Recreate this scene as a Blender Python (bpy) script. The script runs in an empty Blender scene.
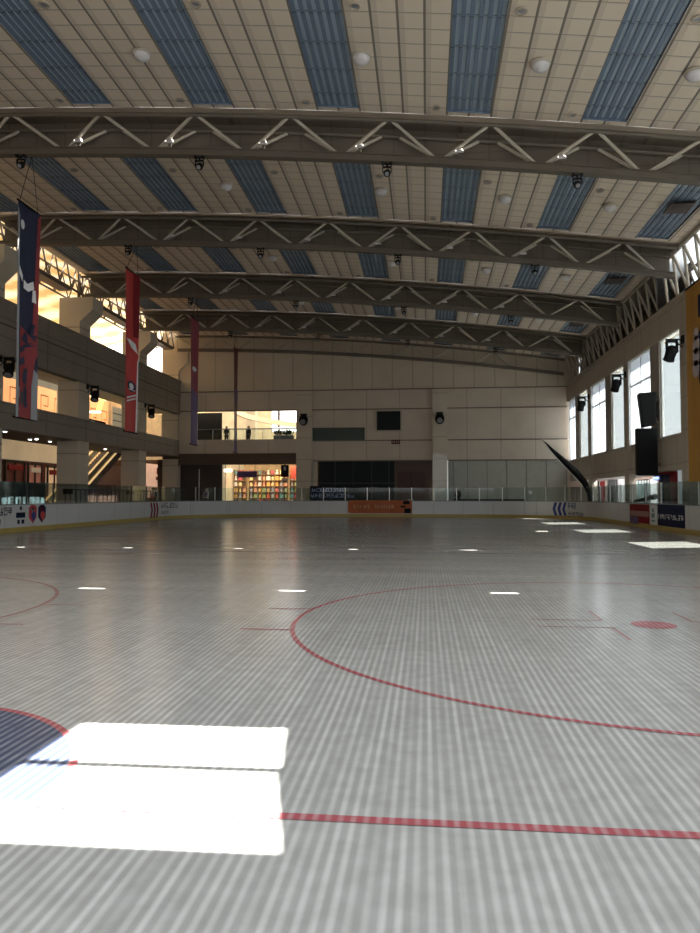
import bpy, bmesh, math, random
from mathutils import Vector, Matrix
random.seed(7)
scn = bpy.context.scene
COL = scn.collection
PI = math.pi

# ------------------------------------------------------------------ camera model
F = 720.0
YAW, PITCH, CAMZ = math.radians(6.03), math.radians(2.346), 1.77
Rz = Matrix.Rotation(YAW, 3, 'Z'); Rx = Matrix.Rotation(PI/2 + PITCH, 3, 'X')
CR = Rz @ Rx
CAM = Vector((0, 0, CAMZ))
def ray(x, y): return CR @ Vector(((x-350)/F, -(y-466.5)/F, -1))
def P(x, y, X=None, Y=None, Z=None):
    d = ray(x, y)
    t = (X-CAM.x)/d.x if X is not None else (Y-CAM.y)/d.y if Y is not None else (Z-CAM.z)/d.z
    return CAM + d*t

cam_d = bpy.data.cameras.new('camera'); cam = bpy.data.objects.new('camera', cam_d); COL.objects.link(cam)
cam_d.sensor_fit = 'HORIZONTAL'; cam_d.sensor_width = 36; cam_d.lens = 36*F/700
cam_d.clip_end = 400
cam.location = CAM; cam.rotation_euler = (PI/2+PITCH, 0, YAW)
scn.camera = cam

# ------------------------------------------------------------------ materials
def new_mat(name):
    m = bpy.data.materials.new(name); m.use_nodes = True
    nt = m.node_tree; nt.nodes.clear()
    out = nt.nodes.new('ShaderNodeOutputMaterial')
    return m, nt, out
def N(nt, t, **kw):
    n = nt.nodes.new(t)
    for k, v in kw.items(): setattr(n, k, v)
    return n
def math_n(nt, op, a, b=None, c=None):
    n = nt.nodes.new('ShaderNodeMath'); n.operation = op
    for i, v in enumerate((a, b, c)):
        if v is None: continue
        if isinstance(v, (int, float)): n.inputs[i].default_value = v
        else: nt.links.new(v, n.inputs[i])
    return n.outputs[0]
def mix_c(nt, f, a, b):
    n = nt.nodes.new('ShaderNodeMix'); n.data_type = 'RGBA'
    for s, v in ((n.inputs[0], f), (n.inputs[6], a), (n.inputs[7], b)):
        if isinstance(v, (int, float)): s.default_value = v
        elif isinstance(v, tuple): s.default_value = (*v[:3], 1)
        else: nt.links.new(v, s)
    return n.outputs[2]
def coords(nt):
    g = nt.nodes.new('ShaderNodeNewGeometry')
    s = nt.nodes.new('ShaderNodeSeparateXYZ'); nt.links.new(g.outputs['Position'], s.inputs[0])
    return g.outputs['Position'], s.outputs
def ramp01(nt, v, lo, hi):
    n = nt.nodes.new('ShaderNodeMapRange'); n.inputs[1].default_value = lo; n.inputs[2].default_value = hi
    nt.links.new(v, n.inputs[0]); return n.outputs[0]
_mc = {}
def mat(name, col, rough=.6, metal=0, spec=.4, emit=0, var=.12, scale=2.0, ecol=None):
    if name in _mc: return _mc[name]
    m, nt, out = new_mat(name)
    b = N(nt, 'ShaderNodeBsdfPrincipled'); nt.links.new(b.outputs[0], out.inputs[0])
    pos, s = coords(nt)
    nz = N(nt, 'ShaderNodeTexNoise'); nz.inputs['Scale'].default_value = scale; nz.inputs['Detail'].default_value = 4
    nt.links.new(pos, nz.inputs['Vector'])
    c = mix_c(nt, nz.outputs[0], tuple(x*(1-var) for x in col), tuple(min(1, x*(1+var)) for x in col))
    nt.links.new(c, b.inputs['Base Color'])
    b.inputs['Roughness'].default_value = rough; b.inputs['Metallic'].default_value = metal
    b.inputs['Specular IOR Level'].default_value = spec
    if emit:
        if ecol: b.inputs['Emission Color'].default_value = (*ecol, 1)
        else: nt.links.new(c, b.inputs['Emission Color'])
        b.inputs['Emission Strength'].default_value = emit
    _mc[name] = m
    return m
def grid_mat(name, col, axes, dark=.35, rough=.7, var=.15, nscale=.6, spec=.3, bump=0.0):
    """axes: list of (axis index, spacing, origin, line width)"""
    if name in _mc: return _mc[name]
    m, nt, out = new_mat(name)
    b = N(nt, 'ShaderNodeBsdfPrincipled'); nt.links.new(b.outputs[0], out.inputs[0])
    pos, s = coords(nt)
    nz = N(nt, 'ShaderNodeTexNoise'); nz.inputs['Scale'].default_value = nscale; nz.inputs['Detail'].default_value = 5
    nt.links.new(pos, nz.inputs['Vector'])
    c = mix_c(nt, nz.outputs[0], tuple(x*(1-var) for x in col), tuple(min(1, x*(1+var)) for x in col))
    line = None
    for ax, sp, o, lw in axes:
        f = math_n(nt, 'FRACT', math_n(nt, 'DIVIDE', math_n(nt, 'SUBTRACT', s[ax], o), sp))
        l = math_n(nt, 'LESS_THAN', f, lw/sp)
        line = l if line is None else math_n(nt, 'MAXIMUM', line, l)
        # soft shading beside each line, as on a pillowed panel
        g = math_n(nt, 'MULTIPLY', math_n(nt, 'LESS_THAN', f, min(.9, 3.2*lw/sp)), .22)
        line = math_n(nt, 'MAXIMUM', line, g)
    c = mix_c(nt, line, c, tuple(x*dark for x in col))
    nt.links.new(c, b.inputs['Base Color'])
    b.inputs['Roughness'].default_value = rough; b.inputs['Specular IOR Level'].default_value = spec
    if bump:
        bp = N(nt, 'ShaderNodeBump'); bp.inputs['Strength'].default_value = bump; bp.invert = True
        nt.links.new(line, bp.inputs['Height']); nt.links.new(bp.outputs[0], b.inputs['Normal'])
    _mc[name] = m
    return m
def glass_mat(name, tint=(.9, .97, .95), refl=.12):
    m, nt, out = new_mat(name)
    t = N(nt, 'ShaderNodeBsdfTransparent'); t.inputs[0].default_value = (*tint, 1)
    g = N(nt, 'ShaderNodeBsdfGlossy'); g.inputs['Roughness'].default_value = .05
    lw = N(nt, 'ShaderNodeFresnel'); lw.inputs[0].default_value = 1.3
    f = math_n(nt, 'ADD', math_n(nt, 'MULTIPLY', lw.outputs[0], .6), refl*.2)
    mx = N(nt, 'ShaderNodeMixShader'); nt.links.new(f, mx.inputs[0])
    nt.links.new(t.outputs[0], mx.inputs[1]); nt.links.new(g.outputs[0], mx.inputs[2]); nt.links.new(mx.outputs[0], out.inputs[0])
    return m

GROOVE = .070
def groove(nt, s, lo=-1, hi=1):
    w = math_n(nt, 'SINE', math_n(nt, 'MULTIPLY', s[0], 2*PI/GROOVE))
    return ramp01(nt, w, lo, hi)
def ice_mat():
    m, nt, out = new_mat('ice')
    b = N(nt, 'ShaderNodeBsdfPrincipled'); nt.links.new(b.outputs[0], out.inputs[0])
    pos, s = coords(nt)
    g = groove(nt, s, -.6, .9)
    mp = N(nt, 'ShaderNodeMapping'); mp.inputs['Scale'].default_value = (.25, 1.2, 1); nt.links.new(pos, mp.inputs[0])
    nz = N(nt, 'ShaderNodeTexNoise'); nz.inputs['Scale'].default_value = .8; nz.inputs['Detail'].default_value = 6; nt.links.new(mp.outputs[0], nz.inputs['Vector'])
    n2 = N(nt, 'ShaderNodeTexNoise'); n2.inputs['Scale'].default_value = 6; n2.inputs['Detail'].default_value = 8; nt.links.new(pos, n2.inputs['Vector'])
    # the grooves show less far from the goal end
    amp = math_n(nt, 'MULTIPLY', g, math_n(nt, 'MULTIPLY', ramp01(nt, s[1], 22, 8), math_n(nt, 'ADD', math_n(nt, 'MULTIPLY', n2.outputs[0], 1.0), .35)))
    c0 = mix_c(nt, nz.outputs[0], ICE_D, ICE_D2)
    c0 = mix_c(nt, math_n(nt, 'MULTIPLY', ramp01(nt, s[1], 14, 30), .62), c0, (.14, .125, .11))  # far ice darker and browner: the weaker light there painted into its colour
    # uneven frost from pipe to pipe
    mp2 = N(nt, 'ShaderNodeMapping'); mp2.inputs['Scale'].default_value = (9, .25, 1); nt.links.new(pos, mp2.inputs[0])
    n3 = N(nt, 'ShaderNodeTexNoise'); n3.inputs['Scale'].default_value = 1.0; n3.inputs['Detail'].default_value = 3; nt.links.new(mp2.outputs[0], n3.inputs['Vector'])
    amp = math_n(nt, 'MULTIPLY', amp, ramp01(nt, n3.outputs[0], .22, .62))
    c1 = mix_c(nt, amp, c0, ICE_L)
    c2 = mix_c(nt, math_n(nt, 'MULTIPLY', ramp01(nt, n2.outputs[0], .35, .75), .22), c1, (.62, .65, .65))
    nt.links.new(c2, b.inputs['Base Color'])
    r = math_n(nt, 'ADD', math_n(nt, 'MULTIPLY', nz.outputs[0], .18), .12)
    nt.links.new(r, b.inputs['Roughness'])
    b.inputs['Specular IOR Level'].default_value = .32
    bp = N(nt, 'ShaderNodeBump'); bp.inputs['Strength'].default_value = .12; bp.inputs['Distance'].default_value = .01
    h = math_n(nt, 'ADD', amp, math_n(nt, 'MULTIPLY', n2.outputs[0], .5))
    nt.links.new(h, bp.inputs['Height']); nt.links.new(bp.outputs[0], b.inputs['Normal'])
    return m
def marking_mat(name, a, bcol, rough=.25):
    m, nt, out = new_mat(name)
    b = N(nt, 'ShaderNodeBsdfPrincipled'); nt.links.new(b.outputs[0], out.inputs[0])
    pos, s = coords(nt); g = groove(nt, s, -.5, 1)
    nz = N(nt, 'ShaderNodeTexNoise'); nz.inputs['Scale'].default_value = 5; nt.links.new(pos, nz.inputs['Vector'])
    c = mix_c(nt, math_n(nt, 'MULTIPLY', g, ramp01(nt, nz.outputs[0], .1, .7)), a, bcol)
    nt.links.new(c, b.inputs['Base Color']); b.inputs['Roughness'].default_value = rough; b.inputs['Specular IOR Level'].default_value = .3
    return m
ICE_D, ICE_D2, ICE_L = (.32, .325, .315), (.38, .385, .375), (.60, .605, .60)

# ------------------------------------------------------------------ mesh builder
def wloc(o):
    v = Vector((0, 0, 0))
    while o is not None: v += Vector(o.location); o = o.parent
    return v
class MB:
    def __init__(s): s.v = []; s.f = []; s.m = []; s.cur = 0
    def add(s, vs, fs):
        b = len(s.v); s.v += [Vector(v) for v in vs]
        s.f += [[i+b for i in f] for f in fs]; s.m += [s.cur]*len(fs); return s
    def box(s, x0, x1, y0, y1, z0, z1):
        x0, x1 = sorted((x0, x1)); y0, y1 = sorted((y0, y1)); z0, z1 = sorted((z0, z1))
        return s.add([(x0,y0,z0),(x1,y0,z0),(x1,y1,z0),(x0,y1,z0),(x0,y0,z1),(x1,y0,z1),(x1,y1,z1),(x0,y1,z1)],
            [(0,3,2,1),(4,5,6,7),(0,1,5,4),(1,2,6,5),(2,3,7,6),(3,0,4,7)])
    def tube(s, p, q, r, n=8, r2=None):
        p, q = Vector(p), Vector(q); r2 = r if r2 is None else r2
        d = (q-p).normalized(); a = d.orthogonal().normalized(); b = d.cross(a)
        vs = []
        for c, rr in ((p, r), (q, r2)):
            for i in range(n): t = 2*PI*i/n; vs.append(c+(a*math.cos(t)+b*math.sin(t))*rr)
        fs = [(i, (i+1) % n, n+(i+1) % n, n+i) for i in range(n)]
        fs += [tuple(range(n-1, -1, -1)), tuple(range(n, 2*n))]
        return s.add(vs, fs)
    def path(s, pts, r, n=8):
        for a, b in zip(pts, pts[1:]): s.tube(a, b, r, n)
        return s
    def quad(s, a, b, c, d): return s.add([a, b, c, d], [(0, 1, 2, 3)])
    def prism(s, pts, off):
        n = len(pts); off = Vector(off)
        vs = [Vector(p) for p in pts]+[Vector(p)+off for p in pts]
        return s.add(vs, [tuple(range(n-1, -1, -1)), tuple(range(n, 2*n))]+[(i, (i+1) % n, n+(i+1) % n, n+i) for i in range(n)])
    def lathe(s, c, prof, axis=(0, 0, 1), n=16):
        c = Vector(c); d = Vector(axis).normalized(); a = d.orthogonal().normalized(); b = d.cross(a)
        vs = []
        for r, h in prof:
            for i in range(n): t = 2*PI*i/n; vs.append(c+d*h+(a*math.cos(t)+b*math.sin(t))*r)
        fs = []
        for k in range(len(prof)-1):
            for i in range(n): fs.append((k*n+i, k*n+(i+1) % n, (k+1)*n+(i+1) % n, (k+1)*n+i))
        fs += [tuple(range(n-1, -1, -1)), tuple(range((len(prof)-1)*n, len(prof)*n))]
        return s.add(vs, fs)
    def ball(s, c, rx, ry=None, rz=None, n=12, m=8):
        ry = ry or rx; rz = rz or rx; c = Vector(c); vs = []; fs = []
        for j in range(m+1):
            ph = -PI/2+PI*j/m
            for i in range(n):
                t = 2*PI*i/n; vs.append(c+Vector((rx*math.cos(ph)*math.cos(t), ry*math.cos(ph)*math.sin(t), rz*math.sin(ph))))
        for j in range(m):
            for i in range(n): fs.append((j*n+i, j*n+(i+1) % n, (j+1)*n+(i+1) % n, (j+1)*n+i))
        return s.add(vs, fs)
    def build(s, name, m, parent=None, smooth=False, bevel=0):
        me = bpy.data.meshes.new(name)
        o = bpy.data.objects.new(name, me); COL.objects.link(o)
        off = wloc(parent) if parent is not None else Vector((0, 0, 0))
        me.from_pydata([tuple(v-off) for v in s.v], [], s.f)
        for mm in (m if isinstance(m, (list, tuple)) else [m]): me.materials.append(mm)
        if len(me.materials) > 1:
            for p, k in zip(me.polygons, s.m): p.material_index = k
        bm = bmesh.new(); bm.from_mesh(me); bmesh.ops.recalc_face_normals(bm, faces=bm.faces); bm.to_mesh(me); bm.free()
        if smooth:
            for p in me.polygons: p.use_smooth = True
        if parent is not None: o.parent = parent
        if bevel:
            bv = o.modifiers.new('bevel', 'BEVEL'); bv.width = bevel; bv.segments = 2; bv.limit_method = 'ANGLE'
        return o
def tag(o, label=None, cat=None, group=None, kind=None):
    if label: o['label'] = label
    if cat: o['category'] = cat
    if group: o['group'] = group
    if kind: o['kind'] = kind
    return o
def struct(o): o['kind'] = 'structure'; return o
def empty(name, loc=(0, 0, 0), label=None, cat=None, group=None):
    o = bpy.data.objects.new(name, None); COL.objects.link(o); o.location = loc; o.empty_display_size = .2
    return tag(o, label, cat, group)
def copy_tree(o, parent=None):
    c = o.copy(); COL.objects.link(c)
    if parent is not None: c.parent = parent
    for ch in list(o.children):
        copy_tree(ch, c)
    return c
ORD = ['first', 'second', 'third', 'fourth', 'fifth', 'sixth', 'seventh', 'eighth', 'ninth', 'tenth', 'eleventh', 'twelfth']

# ------------------------------------------------------------------ palette
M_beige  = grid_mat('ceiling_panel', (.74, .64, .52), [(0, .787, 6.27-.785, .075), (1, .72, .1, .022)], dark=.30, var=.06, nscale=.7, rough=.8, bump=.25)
M_plain  = mat('ceiling_edge', (.46, .39, .31), rough=.8)
M_blue   = grid_mat('blue_translucent_sheet', (.16, .215, .295), [(1, 1.45, .1, .045)], dark=.3, var=.12, rough=.45, spec=.5)
M_blue2  = grid_mat('blue_sheet_light_rib', (.44, .54, .63), [(1, 1.45, .1, .045)], dark=.35, var=.12, rough=.45, spec=.5)
M_steel  = mat('painted_steel', (.13, .108, .082), rough=.5, spec=.4)
M_steelw = mat('pale_steel', (.46, .415, .34), rough=.45)
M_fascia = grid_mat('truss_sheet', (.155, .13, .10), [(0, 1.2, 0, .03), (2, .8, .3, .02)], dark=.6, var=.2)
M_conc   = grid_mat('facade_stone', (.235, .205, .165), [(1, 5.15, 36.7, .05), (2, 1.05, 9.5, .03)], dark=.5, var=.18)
M_colm   = grid_mat('column_stone', (.52, .465, .37), [(2, 2.15, .3, .04)], dark=.45, var=.12)
M_far    = grid_mat('far_wall_panel', (.53, .455, .355), [(0, 1.86, .63, .045)], dark=.55, var=.12)
M_farlo  = grid_mat('far_wall_cladding', (.54, .465, .38), [(0, 3.05, .63, .035)], dark=.55, var=.16)
M_pil    = grid_mat('pilaster_stone', (.54, .475, .385), [(2, 2.0, 1.1, .04)], dark=.6, var=.12)
M_dark   = mat('dark_recess', (.03, .025, .022), rough=.8)
M_black  = mat('black_plastic', (.008, .008, .009), rough=.6, spec=.15)
M_black2 = mat('black_grille', (.012, .012, .013), rough=.8, spec=.08)
M_white  = mat('white_board', (.62, .63, .64), rough=.35, var=.06)
M_yellow = mat('yellow_kick', (.40, .30, .08), rough=.45)
M_rail   = mat('board_cap', (.16, .18, .19), rough=.4)
M_red    = mat('red_cloth', (.50, .05, .045), rough=.6)
M_redd   = mat('dark_red', (.20, .02, .025), rough=.7, spec=.1)
M_navy   = mat('navy', (.014, .018, .05), rough=.7, spec=.1)
M_blu    = mat('royal_blue', (.03, .045, .22), rough=.55)
M_purple = mat('purple_cloth', (.10, .06, .16), rough=.6)
M_orange = mat('orange_cloth', (.42, .11, .035), rough=.6)
M_cream  = mat('cream', (.72, .62, .45), rough=.6)
M_wht    = mat('white_print', (.72, .72, .72), rough=.5)
M_grey   = mat('grey_print', (.25, .26, .28), rough=.5)
M_pale   = mat('pale_paint', (.74, .74, .73), rough=.6, var=.04)
M_rightw = grid_mat('right_wall_stone', (.43, .39, .33), [(1, 1.72, 36.7, .03), (2, 1.6, .2, .03)], dark=.6, var=.1)
M_floor  = mat('aisle_floor', (.16, .15, .14), rough=.4)
M_glass  = glass_mat('clear_glass', (.93, .97, .96))
M_shield = glass_mat('rink_shield', (.86, .92, .91), .06)
M_dglass = mat('dark_glass', (.010, .014, .016), rough=.45, spec=.12)
M_gglass = mat('green_glass', (.06, .085, .07), rough=.4, spec=.25)
M_teal   = mat('teal', (.05, .16, .17), rough=.4)
M_alu    = mat('aluminium', (.6, .6, .58), rough=.35, metal=.6)
M_lampw  = mat('lamp_white', (.62, .60, .60), rough=.3, emit=.02)
M_glow   = mat('lamp_glow', (1, .95, .85), emit=3.0)
M_warmg  = mat('warm_glow', (1, .62, .28), emit=1.6)
M_skin   = mat('skin', (.45, .29, .21), rough=.55)

def frost():
    m, nt, out = new_mat('frosted_window')
    t = N(nt, 'ShaderNodeBsdfTranslucent'); t.inputs[0].default_value = (.40, .425, .45, 1)
    d = N(nt, 'ShaderNodeBsdfTransparent'); d.inputs[0].default_value = (.40, .425, .45, 1)
    pos, s = coords(nt)
    nz = N(nt, 'ShaderNodeTexNoise'); nz.inputs['Scale'].default_value = .7; nt.links.new(pos, nz.inputs['Vector'])
    mx = N(nt, 'ShaderNodeMixShader'); nt.links.new(math_n(nt, 'MULTIPLY', nz.outputs[0], .0), mx.inputs[0])
    nt.links.new(t.outputs[0], mx.inputs[1]); nt.links.new(d.outputs[0], mx.inputs[2]); nt.links.new(mx.outputs[0], out.inputs[0])
    return m
M_frost = frost()

# ------------------------------------------------------------------ roof form
def zb(x): return 15.636-.001868*(x+27.4)**2 if x > -27.4 else 15.636
DEP = 1.42
def zc(x): return zb(x)+DEP
TR = [26.4, 36.7, 47.0, 57.0, 65.6]
BAYS = [(-3, 4.9), (4.9, 16.1)]+[(16.1, 26.4), (26.4, 36.7), (36.7, 47.0), (47.0, 57.0), (57.0, 66.2)]
STX = [6.27+4.7*k for k in range(-6, 2)]          # centres of the blue strips
SW = .76
XL, XR = -23.3, 12.6
REDGE = 12.35
NODES = [.55+3.65*k for k in range(-6, 4)]
TOPN = [x+1.825 for x in NODES]

# ceiling
SUNY = (5.96, 6.97, 7.07, 7.86)                       # two open lights in the strip over the near goal
ce = MB()
def roof_quad(mb, x0, x1, y0, y1, dz=0, n=1):
    for i in range(n):
        a = x0+(x1-x0)*i/n; b = x0+(x1-x0)*(i+1)/n
        mb.quad((a, y0, zc(a)+dz), (b, y0, zc(b)+dz), (b, y1, zc(b)+dz), (a, y1, zc(a)+dz))
edges = []
xs = [XL-.1]
for c in STX:
    if c-SW > XL: xs += [c-SW, c+SW]
    elif c+SW > XL: xs = [c+SW]
xs.append(REDGE)
beige = [(xs[i], xs[i+1]) for i in range(0, len(xs)-1, 2)]
ceil_o = None
edge_mb = MB()
blue_jobs = []
GAP0, GAP1 = -.40, -.28                                # slit beside each truss through which the sun shines
for bi, (y0, y1) in enumerate(BAYS):
    s0, s1 = y0+2.2, y1-.85
    for a, b in beige:
        if bi == 1 and abs(a-7.03) < .02:
            # the roof light is cut at a slight angle on this side
            roof_quad(ce, a, b, s0-1.45, SUNY[0]); roof_quad(ce, a, b, SUNY[3], s1+.25)
            zl = lambda x: zc(a)+(zc(b)-zc(a))*(x-a)/(b-a)
            for q0, q1, d0, d1 in ((SUNY[0], SUNY[1], .34, .12), (SUNY[1], SUNY[2], 0, 0), (SUNY[2], SUNY[3], .13, .02)):
                ce.quad((a+d0, q0, zl(a+d0)), (b, q0, zc(b)), (b, q1, zc(b)), (a+d1, q1, zl(a+d1)))
            continue
        roof_quad(ce, a, b, s0-1.45, s1+.25, n=3)
    for c in STX:
        if c+SW < XL or c > REDGE: continue
        c0, c1 = max(c-SW, XL), min(c+SW, REDGE)
        if bi == 1 and abs(c-6.27) < .1:
            roof_quad(ce, c0, c1, s0-1.45, SUNY[0]); roof_quad(ce, c0, c1, SUNY[1], SUNY[2]); roof_quad(ce, c0, c0+.06, SUNY[0], SUNY[3])
            s0_ = SUNY[3]
            roof_quad(ce, c0, c1, s1, s1+.25); blue_jobs.append((bi, c, c0, c1, s0_, s1)); continue
        roof_quad(ce, c0, c1, s0-1.45, s0); roof_quad(ce, c0, c1, s1, s1+.25)
        blue_jobs.append((bi, c, c0, c1, s0, s1))
    # plain band over the truss at the end of the bay, with small gaps at the top nodes
    GAP0, GAP1 = ((-.40, -.28), (-.20, -.01))[bi == 2]
    ya, yb = s1+.25, y1+.8
    edge_mb.cur = 0; roof_quad(edge_mb, XL-.1, REDGE, ya, y1+GAP0, n=12)
    edge_mb.cur = 1; roof_quad(edge_mb, XL-.1, REDGE, y1+GAP1, yb, n=12)
    cuts = [XL-.1]
    if bi in (1, 2):
        for x in TOPN:
            if -13 < x and x+.35 < REDGE: cuts += [x-.52-.14*(bi == 2), x-.08]
    cuts.append(REDGE)
    for i in range(0, len(cuts), 2): roof_quad(edge_mb, cuts[i], cuts[i+1], y1+GAP0-.02, y1+GAP1+.02, n=12)
roof_quad(edge_mb, XL-.1, REDGE, -3.2, -3+.8, n=12)
ceil_o = struct(ce.build('ceiling', M_beige))
edge_mb.build('ceiling_band', [M_plain, M_fascia], ceil_o)
for bi, c, c0, c1, s0, s1 in blue_jobs:
    segs = [(s0, s1)]
    b = MB(); nr = 12
    for (q0, q1) in segs:
        for i in range(nr):
            a = c0+(c1-c0)*i/nr; e = c0+(c1-c0)*(i+1)/nr
            dz = .10 if i % 2 else .04
            b.cur = i % 2
            roof_quad(b, a, e, q0, q1, dz)
            b.cur = 0
            b.quad((e, q0, zc(e)+.04), (e, q1, zc(e)+.04), (e, q1, zc(e)+.10), (e, q0, zc(e)+.10))
        b.cur = 0
        for e in (c0, c1): b.quad((e, q0, zc(e)-.01), (e, q1, zc(e)-.01), (e, q1, zc(e)+.14), (e, q0, zc(e)+.14))
        for y in (q0, q1): b.quad((c0, y, zc(c0)-.01), (c1, y, zc(c1)-.01), (c1, y, zc(c1)+.14), (c0, y, zc(c0)+.14))
    b.build('blue_roof_strip', [M_blue, M_blue2], ceil_o)
# roof deck overhang on the right, added to block sun through the lattice
ov = MB(); roof_quad(ov, REDGE, 14.1, 40, 66.2, .25, 3); roof_quad(ov, REDGE, 14.1, 30, 40, 1.9, 3); roof_quad(ov, REDGE, 14.1, -3, 30, 1.9, 3)
ov.prism([(REDGE, -3, zc(REDGE)), (REDGE, 66.2, zc(REDGE)), (REDGE, 66.2, zc(REDGE)+.3), (REDGE, 40, zc(REDGE)+.3), (REDGE, 40, zc(REDGE)+2.1), (REDGE, -3, zc(REDGE)+2.1)], (.06, 0, 0))
ov.build('roof_eave', M_plain, ceil_o)

# ------------------------------------------------------------------ trusses
def build_truss(Y):
    t = empty('roof_truss', (0, Y, 0))
    xs_ = [XL+(REDGE-.1-XL)*i/30 for i in range(31)]
    m = MB()
    for a, b in zip(xs_, xs_[1:]):
        m.add([(a, Y-.14, zb(a)-.17), (b, Y-.14, zb(b)-.17), (b, Y+.14, zb(b)-.17), (a, Y+.14, zb(a)-.17),
               (a, Y-.14, zb(a)+.05), (b, Y-.14, zb(b)+.05), (b, Y+.14, zb(b)+.05), (a, Y+.14, zb(a)+.05)],
              [(0,3,2,1),(4,5,6,7),(0,1,5,4),(2,3,7,6)])
        m.add([(a, Y-.2, zb(a)+.05), (b, Y-.2, zb(b)+.05), (b, Y+.2, zb(b)+.05), (a, Y+.2, zb(a)+.05),
               (a, Y-.2, zb(a)+.09), (b, Y-.2, zb(b)+.09), (b, Y+.2, zb(b)+.09), (a, Y+.2, zb(a)+.09)],
              [(0,3,2,1),(4,5,6,7),(0,1,5,4),(2,3,7,6)])
    m.build('bottom_chord', M_steel, t)
    for dy in (-.7, .5):
        m = MB(); m.path([(x, Y+dy, zc(x)-.34) for x in xs_], .085, 8); m.build('top_chord', M_steel, t)
    for x in NODES:
        if x > REDGE-.5: continue
        for sx in (-1, 1):
            for dy, k in ((-.7, 1.0), (.5, .86)):
                tx = x+sx*1.74*k
                if tx > REDGE-.1 or tx < XL: continue
                m = MB(); m.tube((x+sx*.1, Y, zb(x)+.05), (tx, Y+dy, zc(tx)-.35), .062, 8)
                m.build('diagonal', M_steelw, t)
    m = MB()
    for a, b in zip(xs_, xs_[1:]):
        m.add([(a, Y+.62, zb(a)+.05), (b, Y+.62, zb(b)+.05), (b, Y+.62, zc(b)), (a, Y+.62, zc(a)),
               (a, Y+.66, zb(a)+.05), (b, Y+.66, zb(b)+.05), (b, Y+.66, zc(b)), (a, Y+.66, zc(a))],
              [(0,1,2,3),(4,7,6,5),(0,4,5,1)])
    m.build('sheet_panel', M_fascia, t)
    return t
tl = ['steel roof truss nearest the viewer, just behind the largest blue roof strips',
      'second steel roof truss from the viewer, one bay behind the nearest',
      'third steel roof truss from the viewer, in the middle of the hall',
      'fourth steel roof truss from the viewer, the last standing clear of the end wall',
      'steel roof truss along the top of the far end wall, smallest of the row']
t0 = build_truss(TR[0])
for i, Y in enumerate(TR):
    t = t0 if i == 0 else copy_tree(t0)
    t.location = (0, Y, 0); tag(t, tl[i], 'roof truss', 'roof trusses across the hall')
TNAME = ['nearest', 'second', 'third', 'fourth']

# spotlights under the trusses
def hang_spot():
    r = empty('spotlight', (0, 0, 0))
    m = MB(); m.box(-.30, .30, -.05, .05, .02, .08)
    for sx in (-.22, .22): m.box(sx-.04, sx+.04, -.16, .16, 0, .14)
    m.build('clamp', M_black, r)
    m = MB(); m.tube((0, 0, .02), (0, 0, -.12), .05); m.box(-.24, .24, -.06, .06, -.16, -.10); m.box(-.25, -.20, -.06, .06, -.42, -.12); m.box(.20, .25, -.06, .06, -.42, -.12)
    m.build('yoke', M_black, r)
    m = MB(); m.lathe((0, .14, -.36), [(.10, 0), (.19, .05), (.20, .2), (.17, .34), (.15, .36)], axis=(0, -.75, -.55), n=14)
    h = m.build('lamp_head', M_black, r, smooth=True)
    m = MB(); m.lathe(Vector((0, .14, -.36))+Vector((0, -.75, -.55)).normalized()*.355, [(.13, 0), (.08, .02)], axis=(0, -.75, -.55), n=14)
    m.build('lens', M_grey, h)
    return r
proto = hang_spot(); first = True
SPX = [-15.85, -8.6, -1.4, 5.5]
for i in range(4):
    for j, x in enumerate(SPX):
        o = proto if first else copy_tree(proto); first = False
        o.location = (x, TR[i]-.02, zb(x)-.26); o.scale = (.68, .68, .68)
        tag(o, f'black spotlight hanging under the {TNAME[i]} roof truss, {["leftmost","second from left","third from left","rightmost"][j]}', 'spotlight', 'spotlights under the roof trusses')
# small white lamps clipped on the bottom chords
def chord_lamp():
    r = empty('floodlight', (0, 0, 0))
    m = MB(); m.box(-.05, .05, -.05, .03, -.02, .10); m.build('bracket', M_steel, r)
    m = MB(); m.prism([(-.16, -.06, .1), (.16, -.06, .1), (.11, .06, .24), (-.11, .06, .24)], (0, -.10, .02)); m.build('lamp_head', M_lampw, r)
    return r
proto = chord_lamp(); first = True
for i in range(4):
    k = 0
    for x in NODES:
        x = x+.7
        if x < -15 or x > 8: continue
        o = proto if first else copy_tree(proto); first = False
        o.location = (x, TR[i]-.22, zb(x)+.11)
        tag(o, f'small white floodlight on the {TNAME[i]} roof truss chord, {ORD[k]} from left', 'floodlight', 'white floodlights on the truss chords'); k += 1

# dome lamps and round downlights on the ceiling
def dome():
    r = empty('dome_light', (0, 0, 0))
    m = MB(); m.lathe((0, 0, 0), [(.30, 0), (.32, -.05), (.28, -.08)], n=20); m.build('rim', M_steelw, r, smooth=True)
    m = MB(); m.lathe((0, 0, -.06), [(.27, 0), (.26, -.08), (.21, -.16), (.11, -.22), (.02, -.235)], n=20); m.build('diffuser', M_lampw, r, smooth=True)
    return r
proto = dome(); first = True
BN = ['in front of the nearest truss', 'between the nearest and second truss', 'between the second and third truss', 'between the third and fourth truss']
for i, (y0, y1) in enumerate(BAYS[2:6]):
    for j, x in enumerate((-9.3, -2.0, 3.6, 8.2)):
        o = proto if first else copy_tree(proto); first = False
        o.location = (x, y0+6.3 if i == 0 else (y0+y1)/2+1, zc(x))
        tag(o, f'white dome light on the ceiling {BN[i]}, {["leftmost","second from left","third from left","rightmost"][j]}', 'ceiling light', 'white dome lights')
def ringl():
    r = empty('downlight', (0, 0, 0))
    m = MB(); m.lathe((0, 0, 0), [(.15, 0), (.17, -.03), (.165, -.06), (.12, -.065), (.11, -.02)], n=16); m.build('housing', M_plain, r, smooth=True)
    m = MB(); m.lathe((0, 0, -.025), [(.11, 0), (.09, -.02)], n=14); m.build('lens', M_grey, r)
    return r
proto = ringl(); first = True
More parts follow.
